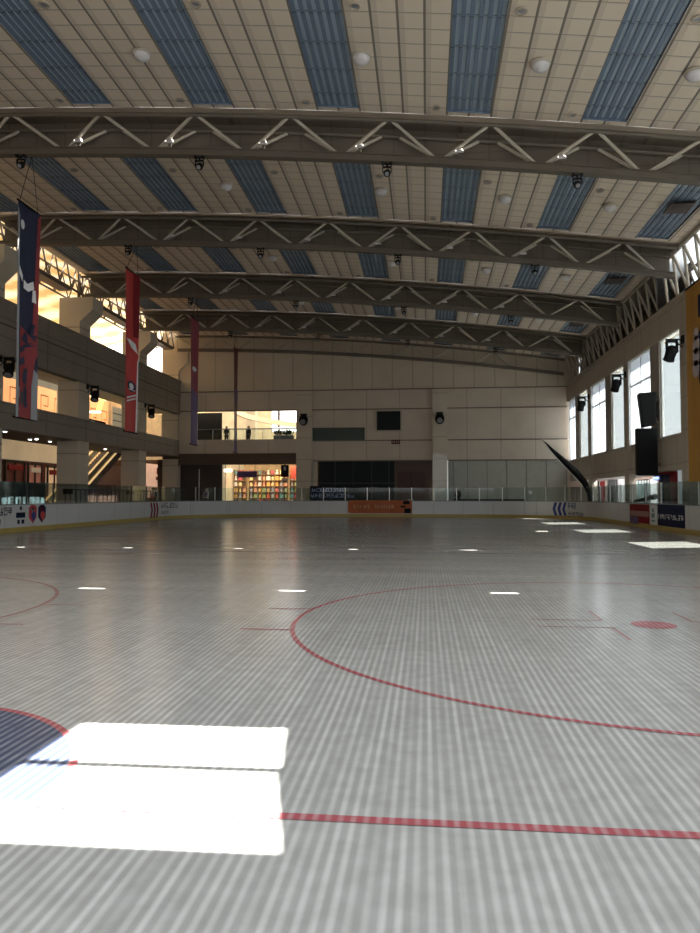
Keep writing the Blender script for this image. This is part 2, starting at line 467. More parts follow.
BN2 = ['before nearest truss', 'past nearest truss', 'past second truss']
VIS = [c for c in STX if c > -19 and c < 10]
for i, (y0, y1) in enumerate(BAYS[2:5]):
    for j, c in enumerate(VIS):
        for e, (x, y, w) in enumerate(((c+1.15, y0+4.7, 'right of'), (c-1.15, y1-1.15, 'left of far end of'))):
            if i == 0 and e == 0: y = y0+3.9
            o = proto if first else copy_tree(proto); first = False
            o.location = (x, y, zc(x))
            tag(o, f'round downlight {w} {ORD[j]} blue strip, {BN2[i]}', 'downlight', 'round ceiling downlights')
# smoke vents in the rightmost strips
for i, (y0, y1) in enumerate(BAYS[3:7]):
    yy = y0+5.6+.3*i; x = 10.95
    r = empty('roof_vent', (x, yy, zc(x)), f'dark square open vent in the rightmost blue strip {["between the nearest and second truss","between the second and third truss","between the third and fourth truss","behind the fourth truss"][i]}', 'vent', 'dark roof vents')
    m = MB(); m.box(x-.45, x+.45, yy-.55, yy+.55, zc(x)-.12, zc(x)-.06); m.build('flap', mat('vent_brown', (.05, .03, .022)), r)
    for q in (-.46, .46): m = MB(); m.box(x+q-.03, x+q+.03, yy-.58, yy+.58, zc(x)-.13, zc(x)+.0); m.build('frame_bar', M_steel, r)

# ------------------------------------------------------------------ ice
ice = MB()
ice.quad((-20.2, -.6, 0), (12.3, -.6, 0), (12.3, 61.3, 0), (-20.2, 61.3, 0))
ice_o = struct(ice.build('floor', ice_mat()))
M_lred = marking_mat('red_line', (.38, .095, .11), (.52, .30, .32))
M_lredf = marking_mat('faint_red_line', (.34, .17, .17), (.45, .36, .36))
M_lblue = marking_mat('crease_blue', (.06, .08, .145), (.26, .30, .36))
M_lfb = marking_mat('faint_blue_line', (.17, .20, .25), (.25, .27, .31))
def ring(mb, cx, cy, r, w, a0, a1, n, z):
    for i in range(n):
        a = a0+(a1-a0)*i/n; b = a0+(a1-a0)*(i+1)/n
        mb.quad(*[(cx+rr*math.cos(t), cy+rr*math.sin(t), z) for rr, t in ((r-w/2, a), (r+w/2, a), (r+w/2, b), (r-w/2, b))])
def rect(mb, x0, x1, y0, y1, z): mb.quad((x0, y0, z), (x1, y0, z), (x1, y1, z), (x0, y1, z))
m = MB(); rect(m, -19.3, 11.5, 3.955, 4.035, .004); m.build('goal_line', M_lred, ice_o)
m = MB(); rect(m, -19.3, 11.5, 57.1, 57.16, .004); m.build('goal_line', M_lredf, ice_o)
cx0, cy0, cr = -4.0, 4.0, 1.78
m = MB(); ring(m, cx0, cy0, cr/2, cr, 0, PI, 40, .003); m.build('crease_fill', M_lblue, ice_o)
m = MB(); ring(m, cx0, cy0, cr, .06, 0, PI, 48, .005); m.build('crease_line', M_lred, ice_o)
for fx, fy, mm in ((2.95, 10.35, M_lred), (-10.95, 10.35, M_lredf), (2.95, 50.6, M_lredf), (-10.95, 50.6, M_lredf)):
    m = MB(); ring(m, fx, fy, 4.8, .065, 0, 2*PI, 120, .004)
    for sx in (-1, 1):
        for dy in (-.88, .88):
            a, b = fx+sx*4.72, fx+sx*5.42; rect(m, min(a, b), max(a, b), fy+dy-.03, fy+dy+.03, .004)
    m.build('faceoff_circle', mm, ice_o)
    m = MB(); ring(m, fx+.15, fy, .15, .3, 0, 2*PI, 24, .004); m.build('faceoff_spot', mm, ice_o)
    m = MB()
    for sx in (-1, 1):
        for sy in (-1, 1):
            x, y = fx+.15+sx*.62, fy+sy*.28
            rect(m, min(x, x+sx*1.0), max(x, x+sx*1.0), y-.025, y+.025, .004)
            rect(m, x-.025, x+.025, min(y, y+sy*.85), max(y, y+sy*.85), .004)
    m.build('faceoff_mark', M_lredf, ice_o)
for yy, w in ((22.6, .26), (38.4, .26)): m = MB(); rect(m, -19.8, 12, yy-w/2, yy+w/2, .004); m.build('zone_line', M_lfb, ice_o)
m = MB(); rect(m, -19.8, 12, 30.4, 30.6, .004); m.build('centre_line', M_lredf, ice_o)

# ------------------------------------------------------------------ rink boards
BX0, BX1, BY0, BY1, BR, BH = -19.9, 12.05, -.45, 61.0, 8.5, 1.38
def board_path():
    pts = []
    def arc(cx, cy, a0, a1, n=20):
        for i in range(n+1):
            a = a0+(a1-a0)*i/n; pts.append((cx+BR*math.cos(a), cy+BR*math.sin(a)))
    arc(BX0+BR, BY1-BR, PI, PI/2); arc(BX1-BR, BY1-BR, PI/2, 0)
    arc(BX1-BR, BY0+BR, 0, -PI/2); arc(BX0+BR, BY0+BR, -PI/2, -PI)
    pts.append(pts[0])
    out = []
    for a, b in zip(pts, pts[1:]):
        d = math.dist(a, b); n = max(1, int(d/1.5))
        for i in range(n): out.append((a[0]+(b[0]-a[0])*i/n, a[1]+(b[1]-a[1])*i/n))
    out.append(pts[0]); return out
BP = board_path()
BS = [0]
for a, b in zip(BP, BP[1:]): BS.append(BS[-1]+math.dist(a, b))
def bat(s, inward=0.0):
    import bisect
    i = max(0, min(len(BP)-2, bisect.bisect_right(BS, s)-1))
    a, b = BP[i], BP[i+1]; t = (s-BS[i])/max(1e-6, BS[i+1]-BS[i])
    x, y = a[0]+(b[0]-a[0])*t, a[1]+(b[1]-a[1])*t
    dx, dy = b[0]-a[0], b[1]-a[1]; l = math.hypot(dx, dy)
    return x+dy/l*inward, y-dx/l*inward                # path runs clockwise: inward is to the right
def s_at(px_, y_=508):
    best = None
    d0 = ray(px_, y_); ang = math.atan2(d0.x, d0.y)
    for k in range(0, 6000):
        s = BS[-1]*k/6000; x, y = bat(s)
        if y < 10: continue
        e = abs(math.atan2(x, y)-ang)
        if best is None or e < best[0]: best = (e, s)
    return best[1]
def ribbon(mb, off_in, off_out, z0, z1, s0=None, s1=None, n=None):
    if s0 is None: ss = BS
    else:
        n = n or max(1, int((s1-s0)/.6)); ss = [s0+(s1-s0)*i/n for i in range(n+1)]
    for a, b in zip(ss, ss[1:]):
        a_, b_ = a+1e-4, b-1e-4
        p = [(*bat(a_, off_in), z0), (*bat(b_, off_in), z0), (*bat(b_, off_in), z1), (*bat(a_, off_in), z1)]
        q = [(*bat(a_, off_out), z0), (*bat(b_, off_out), z0), (*bat(b_, off_out), z1), (*bat(a_, off_out), z1)]
        mb.add(p+q, [(0, 1, 2, 3), (4, 7, 6, 5), (3, 2, 6, 7), (0, 4, 5, 1), (0, 3, 7, 4), (1, 5, 6, 2)])
    return mb
boards = empty('rink_boards', (0, 0, 0), 'white dasher boards with yellow kick strip running around the ice', 'rink boards')
M_wboard = grid_mat('board_sheet', (.56, .57, .575), [(0, 2.44, .6, .02), (1, 2.44, .6, .02)], dark=.55, var=.07, rough=.35, spec=.4)
ribbon(MB(), 0, -.12, .0, BH-.05).build('board_panel', M_wboard, boards)
ribbon(MB(), .012, 0, .0, .24).build('kick_strip', M_yellow, boards)
ribbon(MB(), .02, -.14, BH-.05, BH).build('cap_rail', M_rail, boards)
# clear shields above the boards with their posts (not at the open near end)
sh = 0
L = BS[-1]
s_left = s_at(0)-9; s_right = s_at(700)+6
segs = []
lo = BS[0]
# the path starts at the far left corner; the straight left side is the last piece of the loop
def shield(s0, s1, step, post_m):
    n = max(1, round((s1-s0)/step))
    for i in range(n):
        a, b = s0+(s1-s0)*i/n, s0+(s1-s0)*(i+1)/n
        ribbon(MB(), -.055, -.07, BH, BH+1.08, a+.03, b-.03).build('shield_panel', M_shield, boards)
        x, y = bat(a, -.06); mm = MB(); mm.box(x-.03, x+.03, y-.03, y+.03, BH, BH+1.1); mm.build('shield_post', post_m, boards)
M_rpost = mat('dark_post', (.05, .05, .05), rough=.4)
shield(0.2, s_at(196), 2.4, M_rpost)
shield(s_at(196), s_at(600), 1.9, M_alu)
shield(s_at(600), s_at(600)+26, 2.6, M_alu)
shield(L-26, L-.01, 2.6, M_rpost)

# printing on the boards
def strokes(s0, s1, z0, z1, n, seed, dense=6, bold=.22):
    rnd = random.Random(seed); mb = MB(); w = (s1-s0)/n
    for i in range(n):
        a = s0+w*i+w*.08; cw = w*.80; h = z1-z0; t = bold*cw*.55
        for k in range(dense):
            if rnd.random() < .5:
                u = a+rnd.choice((0, .5, .85))*cw; v0 = z0+rnd.choice((0, 0, .4))*h; v1 = z0+rnd.choice((.6, 1, 1))*h
                ribbon(mb, .016, .011, v0, v1, u, u+t, 1)
            else:
                v = z0+rnd.choice((.0, .3, .55, .86))*h; u0 = a+rnd.choice((0, 0, .3))*cw; u1 = a+cw*rnd.choice((.7, 1, 1))
                ribbon(mb, .016, .011, v, v+h*.13, u0, u1, 1)
    return mb
def chevrons(s0, s1, z0, z1, n, sgn):
    mb = MB(); w = (s1-s0)/n; zm = (z0+z1)/2
    for i in range(n):
        a = s0+w*i; t = w*.55; k = w*.42
        if sgn < 0: lo_ = ((a+k, z1), (a, zm), (a+k, z0)); 
        else: lo_ = ((a, z1), (a+k, zm), (a, z0))
        for (u0, v0), (u1, v1) in zip(lo_, lo_[1:]):
            pts = [(*bat(u0, .016), v0), (*bat(u0+t, .016), v0), (*bat(u1+t, .016), v1), (*bat(u1, .016), v1)]
            mb.quad(*pts)
    return mb
def advert(px0, px1, z0, z1, m, name='advert_panel', label=None, dy=508):
    s0, s1 = s_at(px0, dy), s_at(px1, dy)
    o = ribbon(MB(), .010, .002, z0, z1, min(s0, s1), max(s0, s1)).build(name, m, boards)
    if label: o['label'] = label
    return o, min(s0, s1), max(s0, s1)
# left boards: dark lettering, small red and blue crests
s0, s1 = s_at(0)-.8, s_at(12); strokes(s0, s1, .85, 1.22, 5, 3, 8).build('lettering', M_navy, boards)
strokes(s0, s0+(s1-s0)*.5, .42, .68, 3, 4, 7).build('lettering', M_navy, boards)
s0, s1 = s_at(16), s_at(25)
mb = ribbon(MB(), .016, .011, .70, .96, s0, s1); a = (s1-s0)
ribbon(mb, .016, .011, .40, .60, s0+a*.15, s0+a*.40); ribbon(mb, .016, .011, .40, .60, s0+a*.6, s0+a*.9); ribbon(mb, .016, .011, 1.08, 1.26, s0+a*.4, s0+a*.62)
mb.build('emblem', M_navy, boards)
for (p0, p1, c1, c2) in ((29, 36.5, M_red, M_blu), (38, 45.5, M_navy, M_red)):
    s0, s1 = s_at(p0), s_at(p1); sm = (s0+s1)/2
    def shieldpoly(s0, s1, z0, z1, off):
        u = s1-s0
        pr = [(s0, z1-.12), (s0+u*.25, z1), (s0+u*.75, z1), (s1, z1-.12), (s1, z0+.3), (s0+u*.5, z0), (s0, z0+.3)]
        return MB().add([(*bat(a, off), z) for a, z in pr], [tuple(range(len(pr)))])
    e = shieldpoly(s0, s1, .38, 1.30, .013).build('crest', c1, boards)
    shieldpoly(s0+(s1-s0)*.28, s1-(s1-s0)*.1, .44, .98, .017).build('crest_field', c2, e)
    shieldpoly(s0+(s1-s0)*.2, s1-(s1-s0)*.25, .9, 1.2, .018).build('crest_band', M_grey if c1 is M_red else M_redd, e)
# far left corner: red slanted bars and words
s0, s1 = s_at(150), s_at(158.5); chevrons(s0, s1, .18, 1.28, 3, 1).build('chevron_mark', M_redd, boards)
s0, s1 = s_at(161), s_at(178); strokes(s0, s1, .85, 1.22, 6, 11, 7).build('lettering', M_navy, boards)
strokes(s0, s0+(s1-s0)*.5, .38, .65, 4, 12, 6).build('lettering', M_purple, boards)
# far right corner: blue chevrons and words
s0, s1 = s_at(552.5), s_at(567); chevrons(s0, s1, .25, 1.27, 3, -1).build('chevron_mark', M_blu, boards)
s0, s1 = s_at(568), s_at(576); strokes(s0, s1, .80, 1.25, 3, 13, 9, .3).build('lettering', M_blu, boards)
s0, s1 = s_at(568), s_at(584); strokes(s0, s1, .2, .55, 5, 14, 7).build('lettering', M_navy, boards)
# right boards: red, white and navy panels
o, s0, s1 = advert(630, 649.5, .16, 1.30, M_redd, label='dark red advertising panel with pale middle band')
ribbon(MB(), .016, .011, .62, .92, s0+.1, s1-.1).build('panel_band', mat('dusty_pink', (.30, .17, .16)), o)
ribbon(MB(), .016, .011, .17, .58, s0, s0+(s1-s0)*.45).build('panel_corner', M_purple, o)
o, s0, s1 = advert(650.5, 656.5, .16, 1.32, M_white, label='narrow white advertising panel with dark crest')
a = s1-s0
mb = ribbon(MB(), .016, .011, .62, .85, s0+.2*a, s0+.7*a); ribbon(mb, .016, .011, .92, 1.1, s0+.3*a, s0+.6*a); ribbon(mb, .016, .011, .4, .5, s0+.2*a, s0+.7*a)
mb.build('emblem', M_teal, o)
o, s0, s1 = advert(657.5, 685, .14, 1.34, M_navy, label='navy advertising panel with a row of white letters')
strokes(s0+.15, s1-.1, .60, .84, 9, 21, 4, .30).build('lettering', M_wht, o)
# orange banner on the far boards
def P_far(px_, py_): return P(px_, py_, Y=BY1-.05)
xa, xb_ = P_far(348, 506).x, P_far(412, 506).x
bn = empty('orange_banner', ((xa+xb_)/2, BY1-.06, .2), 'orange cloth banner with pale lettering fixed to the far boards', 'banner')
m = MB(); n = 20
for i in range(n):
    a, b = xa+(xb_-xa)*i/n, xa+(xb_-xa)*(i+1)/n
    f = lambda x: BY1-.05-.02*math.sin((x-xa)*5)
    e0 = .08*(1 if i == 0 else 0)
    m.quad((a, f(a), .30+e0), (b, f(b), .30), (b, f(b), 1.40), (a, f(a), 1.40-e0))
m.build('cloth', M_orange, bn)
m = MB(); rnd = random.Random(5); nn = 12
for i in range(nn):
    if i == 5: continue
    a = xa+.45+(xb_-xa-1.9)*i/nn; w = (xb_-xa-1.9)/nn*.72; y = BY1-.09
    for k in range(6):
        if rnd.random() < .5: u = a+rnd.choice((0, .45, .8))*w; m.box(u, u+.06, y, y-.004, .72, 1.02)
        else: v = .72+rnd.choice((0, .1, .2, .26))*1; m.box(a, a+w, y, y-.004, v, v+.045)
m.build('lettering', mat('peach_print', (.72, .40, .22)), bn)
m = MB(); y = BY1-.09
m.box(xb_-.65, xb_-.1, y, y-.004, .32, .72); m.box(xb_-.95, xb_-.55, y, y-.004, .8, .95); m.box(xb_-.75, xb_-.2, y, y-.004, 1.08, 1.36)
m.build('dark_print', M_black, bn)

# ------------------------------------------------------------------ ground around the rink
m = MB()
m.box(-37, 24, 61.12, 82, -.12, 0); m.box(12.2, 24, -4, 61.12, -.12, 0); m.box(-37, -20.05, -4, 61.12, -.12, 0); m.box(-20.05, 12.2, -4, -.6, -.12, 0)
struct(m.build('floor_aisle', M_floor))

# ------------------------------------------------------------------ far end wall
FY = 66.0
XO0, XO1 = -21.6, -11.95       # gallery opening
def fz(py, px_=350): return P(px_, py, Y=FY).z
zgal0, zgal1 = 7.05, 9.75
m = MB()
m.box(XL-1.7, XR+1.1, FY, FY+.4, 11.6, 17.6)
m.build('wall_far', M_far); wf = bpy.data.objects['wall_far']; struct(wf)
m = MB()
m.box(XL-1.7, XR+1.1, FY+.02, FY+.4, 9.75, 11.6)
m.box(-11.95, -10.5, FY+.02, FY+.4, 0, 9.75)
m.box(-10.5, -5.6, FY+.12, FY+.4, 8.05, 9.75)
m.box(-5.6, XR+1.1, FY+.02, FY+.4, 6.9, 9.75)
m.box(-10.5, XR+1.1, FY+.02, FY+.4, 5.0, 6.85)
m.box(XL-1.7, XO0, FY+.02, FY+.4, 5.6, 9.75)
m.build('wall_cladding', M_farlo, wf)
m = MB(); m.box(XO0, XO1, FY-.25, FY+.3, 5.75, 7.05); m.box(XL-1.5, XO0, FY-.25, FY+.3, 5.75, 7.05); m.build('gallery_parapet', M_farlo, wf)
m = MB(); m.box(XL-1.5, XO1, FY-.25, FY+8, 5.25, 5.75); m.build('gallery_slab', mat('soffit_brown', (.10, .065, .045)), wf)
# ledges and joints
for i, z in enumerate((11.6, 9.78, 6.88, 5.02)):
    m = MB(); m.box(-10.4 if z < 9 else XL, XR, FY-.06, FY+.05, z-.05, z+.05); m.build('ledge', mat('joint_shadow', (.17, .145, .115)), wf)
for j, (a, b) in enumerate(((-11.95, -10.5), (.6, 1.95))):
    m = MB(); m.box(a, b, FY-.35, FY+.1, 0, 11.5); m.box(a-.04, b+.04, FY-.38, FY+.1, 5.7, 5.78)
    struct(m.build('pilaster_column', M_pil))
# reeded lower part of the right pilaster
m = MB()
for k in range(7): m.box(.68+k*.185, .74+k*.185, FY-.40, FY-.34, 1.0, 5.6)
struct(m.build('trim_1', M_alu))
# glazed entrance, dark
w1 = empty('window_1', (-6.5, FY, 0)); struct(w1)
m = MB(); m.box(-10.0, -2.9, FY+.25, FY+.3, 0, 5.0); m.build('glass', M_dglass, w1)
m = MB()
for x in (-10.05, -8.4, -6.7, -5.0, -3.4): m.box(x-.035, x+.035, FY+.15, FY+.3, 0, 5.0)
m.box(-10.05, -2.9, FY+.15, FY+.3, 2.9, 3.0); m.build('window_frame', mat('dark_frame', (.03, .03, .028)), w1)
m = MB(); m.box(-10.5, -10.05, FY+.1, FY+.3, 0, 5.0); m.box(-10.35, -10.2, FY+.0, FY+.1, 0, 4.9); m.build('window_jamb', M_pil, w1)
m = MB(); m.box(-2.9, .6, FY+.2, FY+.4, 0, 5.0); o = m.build('wall_brown', mat('brown_panel', (.085, .055, .045)), None); struct(o)
m = MB(); m.box(-2.6, -.1, FY+.1, FY+.21, 0.1, 4.0); d1 = struct(m.build('door_1', mat('brown_door', (.07, .035, .03))))
m = MB(); m.box(-1.37, -1.33, FY+.085, FY+.11, .1, 4.0); m.build('door_seam', M_black, d1)
for x in (-1.55, -1.2): m = MB(); m.box(x-.03, x+.03, FY+.03, FY+.1, 1.0, 1.5); m.build('door_handle', M_alu, d1)
# grey green glazed screen on the right
w2 = empty('window_2', (7, FY, 0)); struct(w2)
m = MB(); m.box(2.0, XR, FY+.1, FY+.2, 0, 5.0); m.build('glass', mat('grey_green_sheet', (.37, .37, .32), rough=.4), w2)
m = MB()
for k in range(7): x = 2.0+k*1.75; m.box(x-.02, x+.02, FY+.05, FY+.12, 0, 4.95)
m.build('window_frame', mat('screen_frame', (.15, .15, .13)), w2)
m = MB(); m.box(2.4, 2.55, FY-.2, FY-.05, 0, 4.9); tag(m.build('downpipe', M_grey), 'grey vertical pipe beside the right pilaster on the far wall', 'pipe')
# green gallery window
w3 = empty('window_3', (-8, FY, 7)); struct(w3)
m = MB(); m.box(-10.5, -5.6, FY+.2, FY+.25, 6.85, 8.05); m.build('glass', M_gglass, w3)
m = MB(); m.box(-10.5, -5.6, FY+.05, FY+.2, 8.0, 8.1)
for x in (-9.2, -7.6, -6.0): m.box(x-.03, x+.03, FY+.15, FY+.22, 6.9, 8.05)
m.build('window_frame', mat('green_frame', (.06, .06, .05)), w3)
# screen and sign on the far wall
a, b = P(377, 411.5, Y=FY), P(400.5, 430, Y=FY)
sc = empty('display_screen', ((a.x+b.x)/2, FY, b.z), 'dark blank display screen in a pale frame high on the far wall', 'screen')
m = MB(); m.box(a.x-.12, b.x+.12, FY-.10, FY+.02, b.z-.12, a.z+.12); m.build('frame', mat('pale_frame', (.42, .37, .30)), sc, bevel=.02)
m = MB(); m.box(a.x, b.x, FY-.13, FY-.09, b.z, a.z); m.build('panel', M_dglass, sc)
a, b = P(391.5, 440, Y=FY), P(400, 444, Y=FY)
es = empty('wall_sign', ((a.x+b.x)/2, FY, b.z), 'small dark sign with pale marks on the far wall below the screen', 'sign')
m = MB(); m.box(a.x, b.x, FY-.16, FY-.06, b.z, a.z); m.build('case', M_black, es)
m = MB(); w = (b.x-a.x)
for k in range(4): m.box(a.x+w*(.1+.22*k), a.x+w*(.22+.22*k), FY-.17, FY-.155, b.z+.08, a.z-.08)
m.build('marking', mat('sign_red', (.5, .25, .2)), es)
# white blue lettering in the entrance glass
a, b = P(310, 487, Y=FY-1.2), P(357, 498.5, Y=FY-1.2)
le = empty('lettering_board', ((a.x+b.x)/2, FY-1.2, 0), 'low dark board with two rows of pale blue letters before the glass entrance', 'sign')
m = MB(); m.box(a.x, b.x, FY-1.17, FY-1.12, 1.1, a.z+.1); m.box(a.x+.1, a.x+.2, FY-1.2, FY-1.1, 0, 1.2); m.box(b.x-.2, b.x-.1, FY-1.2, FY-1.1, 0, 1.2); m.build('panel', M_dglass, le)
m = MB(); rnd = random.Random(9)
M_bl = mat('pale_blue_print', (.30, .36, .55), emit=.10)
for row in range(2):
    z0 = a.z-.42-row*.52; nn = 11; x0 = a.x+.1+row*.0; ww = (b.x-a.x-.3-(.0 if row else .9))/nn
    for i in range(nn):
        u = x0+ww*i
        for k in range(5):
            if rnd.random() < .5: q = u+rnd.choice((0, .4, .75))*ww*.8; m.box(q, q+.04, FY-1.19, FY-1.17, z0, z0+rnd.choice((.2, .32)))
            else: v = z0+rnd.choice((0, .13, .27)); m.box(u, u+ww*.75, FY-1.19, FY-1.17, v, v+.035)
m.build('lettering', M_bl, le)

m = MB(); m.box(XL-1.5, XO1, FY-.1, FY+.5, 4.72, 5.3); m.build('soffit_board', mat('soffit_brown', (.10, .065, .045)), wf)
# gallery beyond the far opening
M_lum = mat('luminous_ceiling', (1, .93, .80), emit=1.15, var=.25, scale=.5)
M_lumw = mat('white_luminous', (1, .98, .95), emit=2.6, var=.05)
M_warmwall = mat('warm_wall', (.80, .62, .40), rough=.7, var=.35, scale=.9, emit=.35)  # emission paints lamplight onto the gallery and shop walls
M_storeshelf = mat('store_shelf', (.40, .27, .15), rough=.6)
m = MB(); m.box(-24.9, -4.0, 79.6, 80, 0, 14); struct(m.build('wall_mall_far', M_warmwall))
m = MB(); m.box(-4.3, -4.0, FY+.4, 79.6, 0, 14); struct(m.build('wall_mall_side', M_warmwall))
m = MB(); m.quad((-24.9, FY+.4, 10.2), (-4.2, FY+.4, 10.2), (-4.2, 79.6, 11.8), (-24.9, 79.6, 11.8)); o = struct(m.build('ceiling_mall', M_lum))
# bright window at the back of the gallery, white pier, curved cornice
w4 = empty('window_4', (-13, 79, 7)); struct(w4)
m = MB(); m.box(-17.2, -9.5, 79.45, 79.55, 9.0, 12.2); m.build('glass', M_lumw, w4)
m = MB(); m.box(-17.3, -17.2, 79.3, 79.5, 8.9, 12.3); m.box(-17.3, -9.5, 79.3, 79.5, 8.85, 9.0); m.build('window_frame', M_pale, w4)
m = MB(); m.box(-19.6, -18.6, 77.2, 78.2, 5.7, 11.5); struct(m.build('mall_column', M_cream))
m = MB(); m.box(-16.1, -15.9, 77.0, 77.6, 9.3, 11.6); struct(m.build('trim_2', mat('dark_hanging', (.12, .11, .12))))
cb = MB(); n = 18
for i in range(n):
    a0, a1 = PI*.5+PI*.5*i/n, PI*.5+PI*.5*(i+1)/n
    p = [(-11+7.5*math.cos(t), 69.0+6.5*math.sin(t)) for t in (a0, a1)]; q = [(-11+7.9*math.cos(t), 69.0+6.9*math.sin(t)) for t in (a0, a1)]
    za, zb2 = [9.9-1.1*(1-i_/n) for i_ in (i, i+1)]
    cb.add([(*p[0], za), (*p[1], zb2), (*q[1], zb2), (*q[0], za), (*p[0], za+.5), (*p[1], zb2+.5), (*q[1], zb2+.5), (*q[0], za+.5)], [(0, 1, 2, 3), (4, 7, 6, 5), (0, 4, 5, 1), (2, 6, 7, 3)])
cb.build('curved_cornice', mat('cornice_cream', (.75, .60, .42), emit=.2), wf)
# opposite gallery with balustrade
m = MB(); m.box(-22.5, -4.3, 73.6, 74.0, 6.2, 7.3); m.build('gallery_opposite_parapet', M_cream, wf)
og = empty('gallery_railing', (-13, 73.5, 7.3), 'pale balustrade of the opposite gallery seen through the upper opening', 'railing')
m = MB(); m.box(-22.0, -4.5, 73.45, 73.55, 8.72, 8.84); m.build('handrail', M_grey, og)
for k in range(24): m = MB(); x = -21.9+k*.75; m.box(x-.03, x+.03, 73.47, 73.53, 7.3, 8.72); m.build('baluster', M_cream, og)
m = MB(); m.box(-22.4, -19.6, FY+1.6, FY+1.8, 5.75, 9.8); struct(m.build('trim_3', M_dark))
# near glass balustrade of the gallery
gb = empty('glass_balustrade', (-16.5, FY, 7.05), 'glass balustrade with dark rail along the far gallery', 'railing')
n = 6
for k in range(n):
    a = XO0+(XO1-XO0)*k/n; b = XO0+(XO1-XO0)*(k+1)/n
    m = MB(); m.box(a+.04, b-.04, FY-.02, FY, 7.05, 8.02); m.build('glass_panel', M_shield, gb)
    m = MB(); m.box(a-.025, a+.025, FY-.04, FY+.02, 7.05, 8.05); m.build('post', M_grey, gb)
m = MB(); m.box(XO0, XO1, FY-.05, FY+.03, 8.02, 8.08); m.build('handrail', M_grey, gb)
# planter on the parapet right end
pl = empty('potted_plants', (-12.9, FY+.35, 7.05), 'dark leafy plants in a long grey planter at the right end of the far gallery', 'planter')
m = MB(); m.box(-14.2, -12.3, FY+.15, FY+.6, 7.05, 7.45); m.build('planter_box', M_grey, pl)
m = MB(); rnd = random.Random(3)
for k in range(90):
    c = Vector((rnd.uniform(-14.1, -12.35), FY+rnd.uniform(.2, .55), 7.45)); d = Vector((rnd.uniform(-.5, .5), rnd.uniform(-.3, .3), 1)).normalized()*rnd.uniform(.25, .75)
    sidev = d.cross(Vector((rnd.uniform(-1, 1), 1, 0))).normalized()*.05
    m.add([c, c+d*.5+sidev, c+d, c+d*.5-sidev], [(0, 1, 2, 3)])
f = m.build('foliage', mat('dark_leaf', (.035, .05, .02)), pl)

# ground floor shop behind the far opening
SX0, SX1 = P(223, 480, Y=FY).x, P(297, 480, Y=FY).x
m = MB(); m.box(SX0-6.6, SX0, FY+.6, FY+.9, 0, 5.25); struct(m.build('wall_shop_side', mat('dark_brown_wall', (.055, .04, .035))))
m = MB(); m.box(SX0-1.5, SX1+2.5, 73.8, 74.0, 0, 5.25); struct(m.build('wall_shop_back', mat('shop_back', (.80, .48, .24), emit=.30, var=.5, scale=2.2)))  # emission stands in for lamplight on the shop back wall
m = MB(); m.box(SX0-.15, SX0, FY+.3, 73.8, 0, 5.25); m.box(SX1+2.4, SX1+2.5, FY+.4, 73.8, 0, 5.25); struct(m.build('wall_shop_left', M_warmwall))
m = MB()
for k in range(5): m.box(SX0+.4, SX1-.2, 67.4+k*1.2, 67.6+k*1.2, 5.16, 5.24)
struct(m.build('ceiling_shop_lights', mat('shop_tubes', (1, .85, .6), emit=1.2)))
gcols = [(.75, .15, .08), (.85, .45, .12), (.80, .72, .58), (.16, .30, .27), (.45, .40, .36), (.9, .70, .32), (.55, .1, .12), (.35, .38, .15), (.85, .38, .22), (.12, .07, .05)]
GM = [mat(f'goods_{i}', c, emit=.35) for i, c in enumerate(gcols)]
kinds = ['bottle', 'box', 'jar', 'doll', 'bag']
gn = 0
for u in range(5):
    x0 = SX0+.15+u*(SX1-SX0-.2)/5; x1 = x0+(SX1-SX0-.2)/5-.08; yy = 69.2+.35*((u*2) % 3)
    sh_ = empty('display_shelf', ((x0+x1)/2, yy, 0), f'cream shop display shelf full of goods behind the far opening, {ORD[u]} from left', 'shelf', 'shop display shelves')
    m = MB(); m.box(x0, x1, yy+.32, yy+.36, 0, 4.35); m.build('back_panel', M_storeshelf, sh_)
    for sx in (x0, x1-.04): m = MB(); m.box(sx, sx+.04, yy-.1, yy+.33, 0, 4.35); m.build('side_panel', M_storeshelf, sh_)
    for r_ in range(6):
        z = 1.0+r_*.58
        m = MB(); m.box(x0+.04, x1-.04, yy-.1, yy+.32, z-.04, z); m.build('shelf_board', M_storeshelf, sh_)
        ng = 3
        for k in range(ng):
            gx = x0+.2+(x1-x0-.4)*k/(ng-1); c = gn % len(GM); gn += 3 if gn % 7 else 4
            kd = (u+r_*2+k) % 5; mm = MB(); q = .13+.03*((k+r_) % 3)
            if kd == 0: mm.lathe((gx, yy+.1, z), [(q*.7, 0), (q*.75, .25), (q*.3, .34), (q*.28, .44)], n=10)
            elif kd == 1: mm.prism([(gx-q, yy, z), (gx+q, yy, z), (gx+q, yy, z+.36), (gx, yy, z+.42), (gx-q, yy, z+.36)], (0, .2, 0))
            elif kd == 2: mm.lathe((gx, yy+.1, z), [(q*.8, 0), (q, .08), (q, .24), (q*.7, .3), (q*.75, .36)], n=10)
            elif kd == 3: mm.lathe((gx, yy+.1, z), [(q*.8, 0), (q*.7, .18), (q*.35, .24), (q*.6, .32), (q*.5, .42), (q*.1, .46)], n=10)
            else: mm.prism([(gx-q, yy+.02, z), (gx+q, yy+.02, z), (gx+q*.8, yy+.06, z+.4), (gx-q*.8, yy+.06, z+.4)], (0, .14, 0))
            o = mm.build('shop_goods', GM[c])
            tag(o, f'bright item, {["left end","middle","right end"][k]} of {ORD[r_]} board up on {ORD[u]} shop shelf', 'goods', 'goods on the shop shelves')
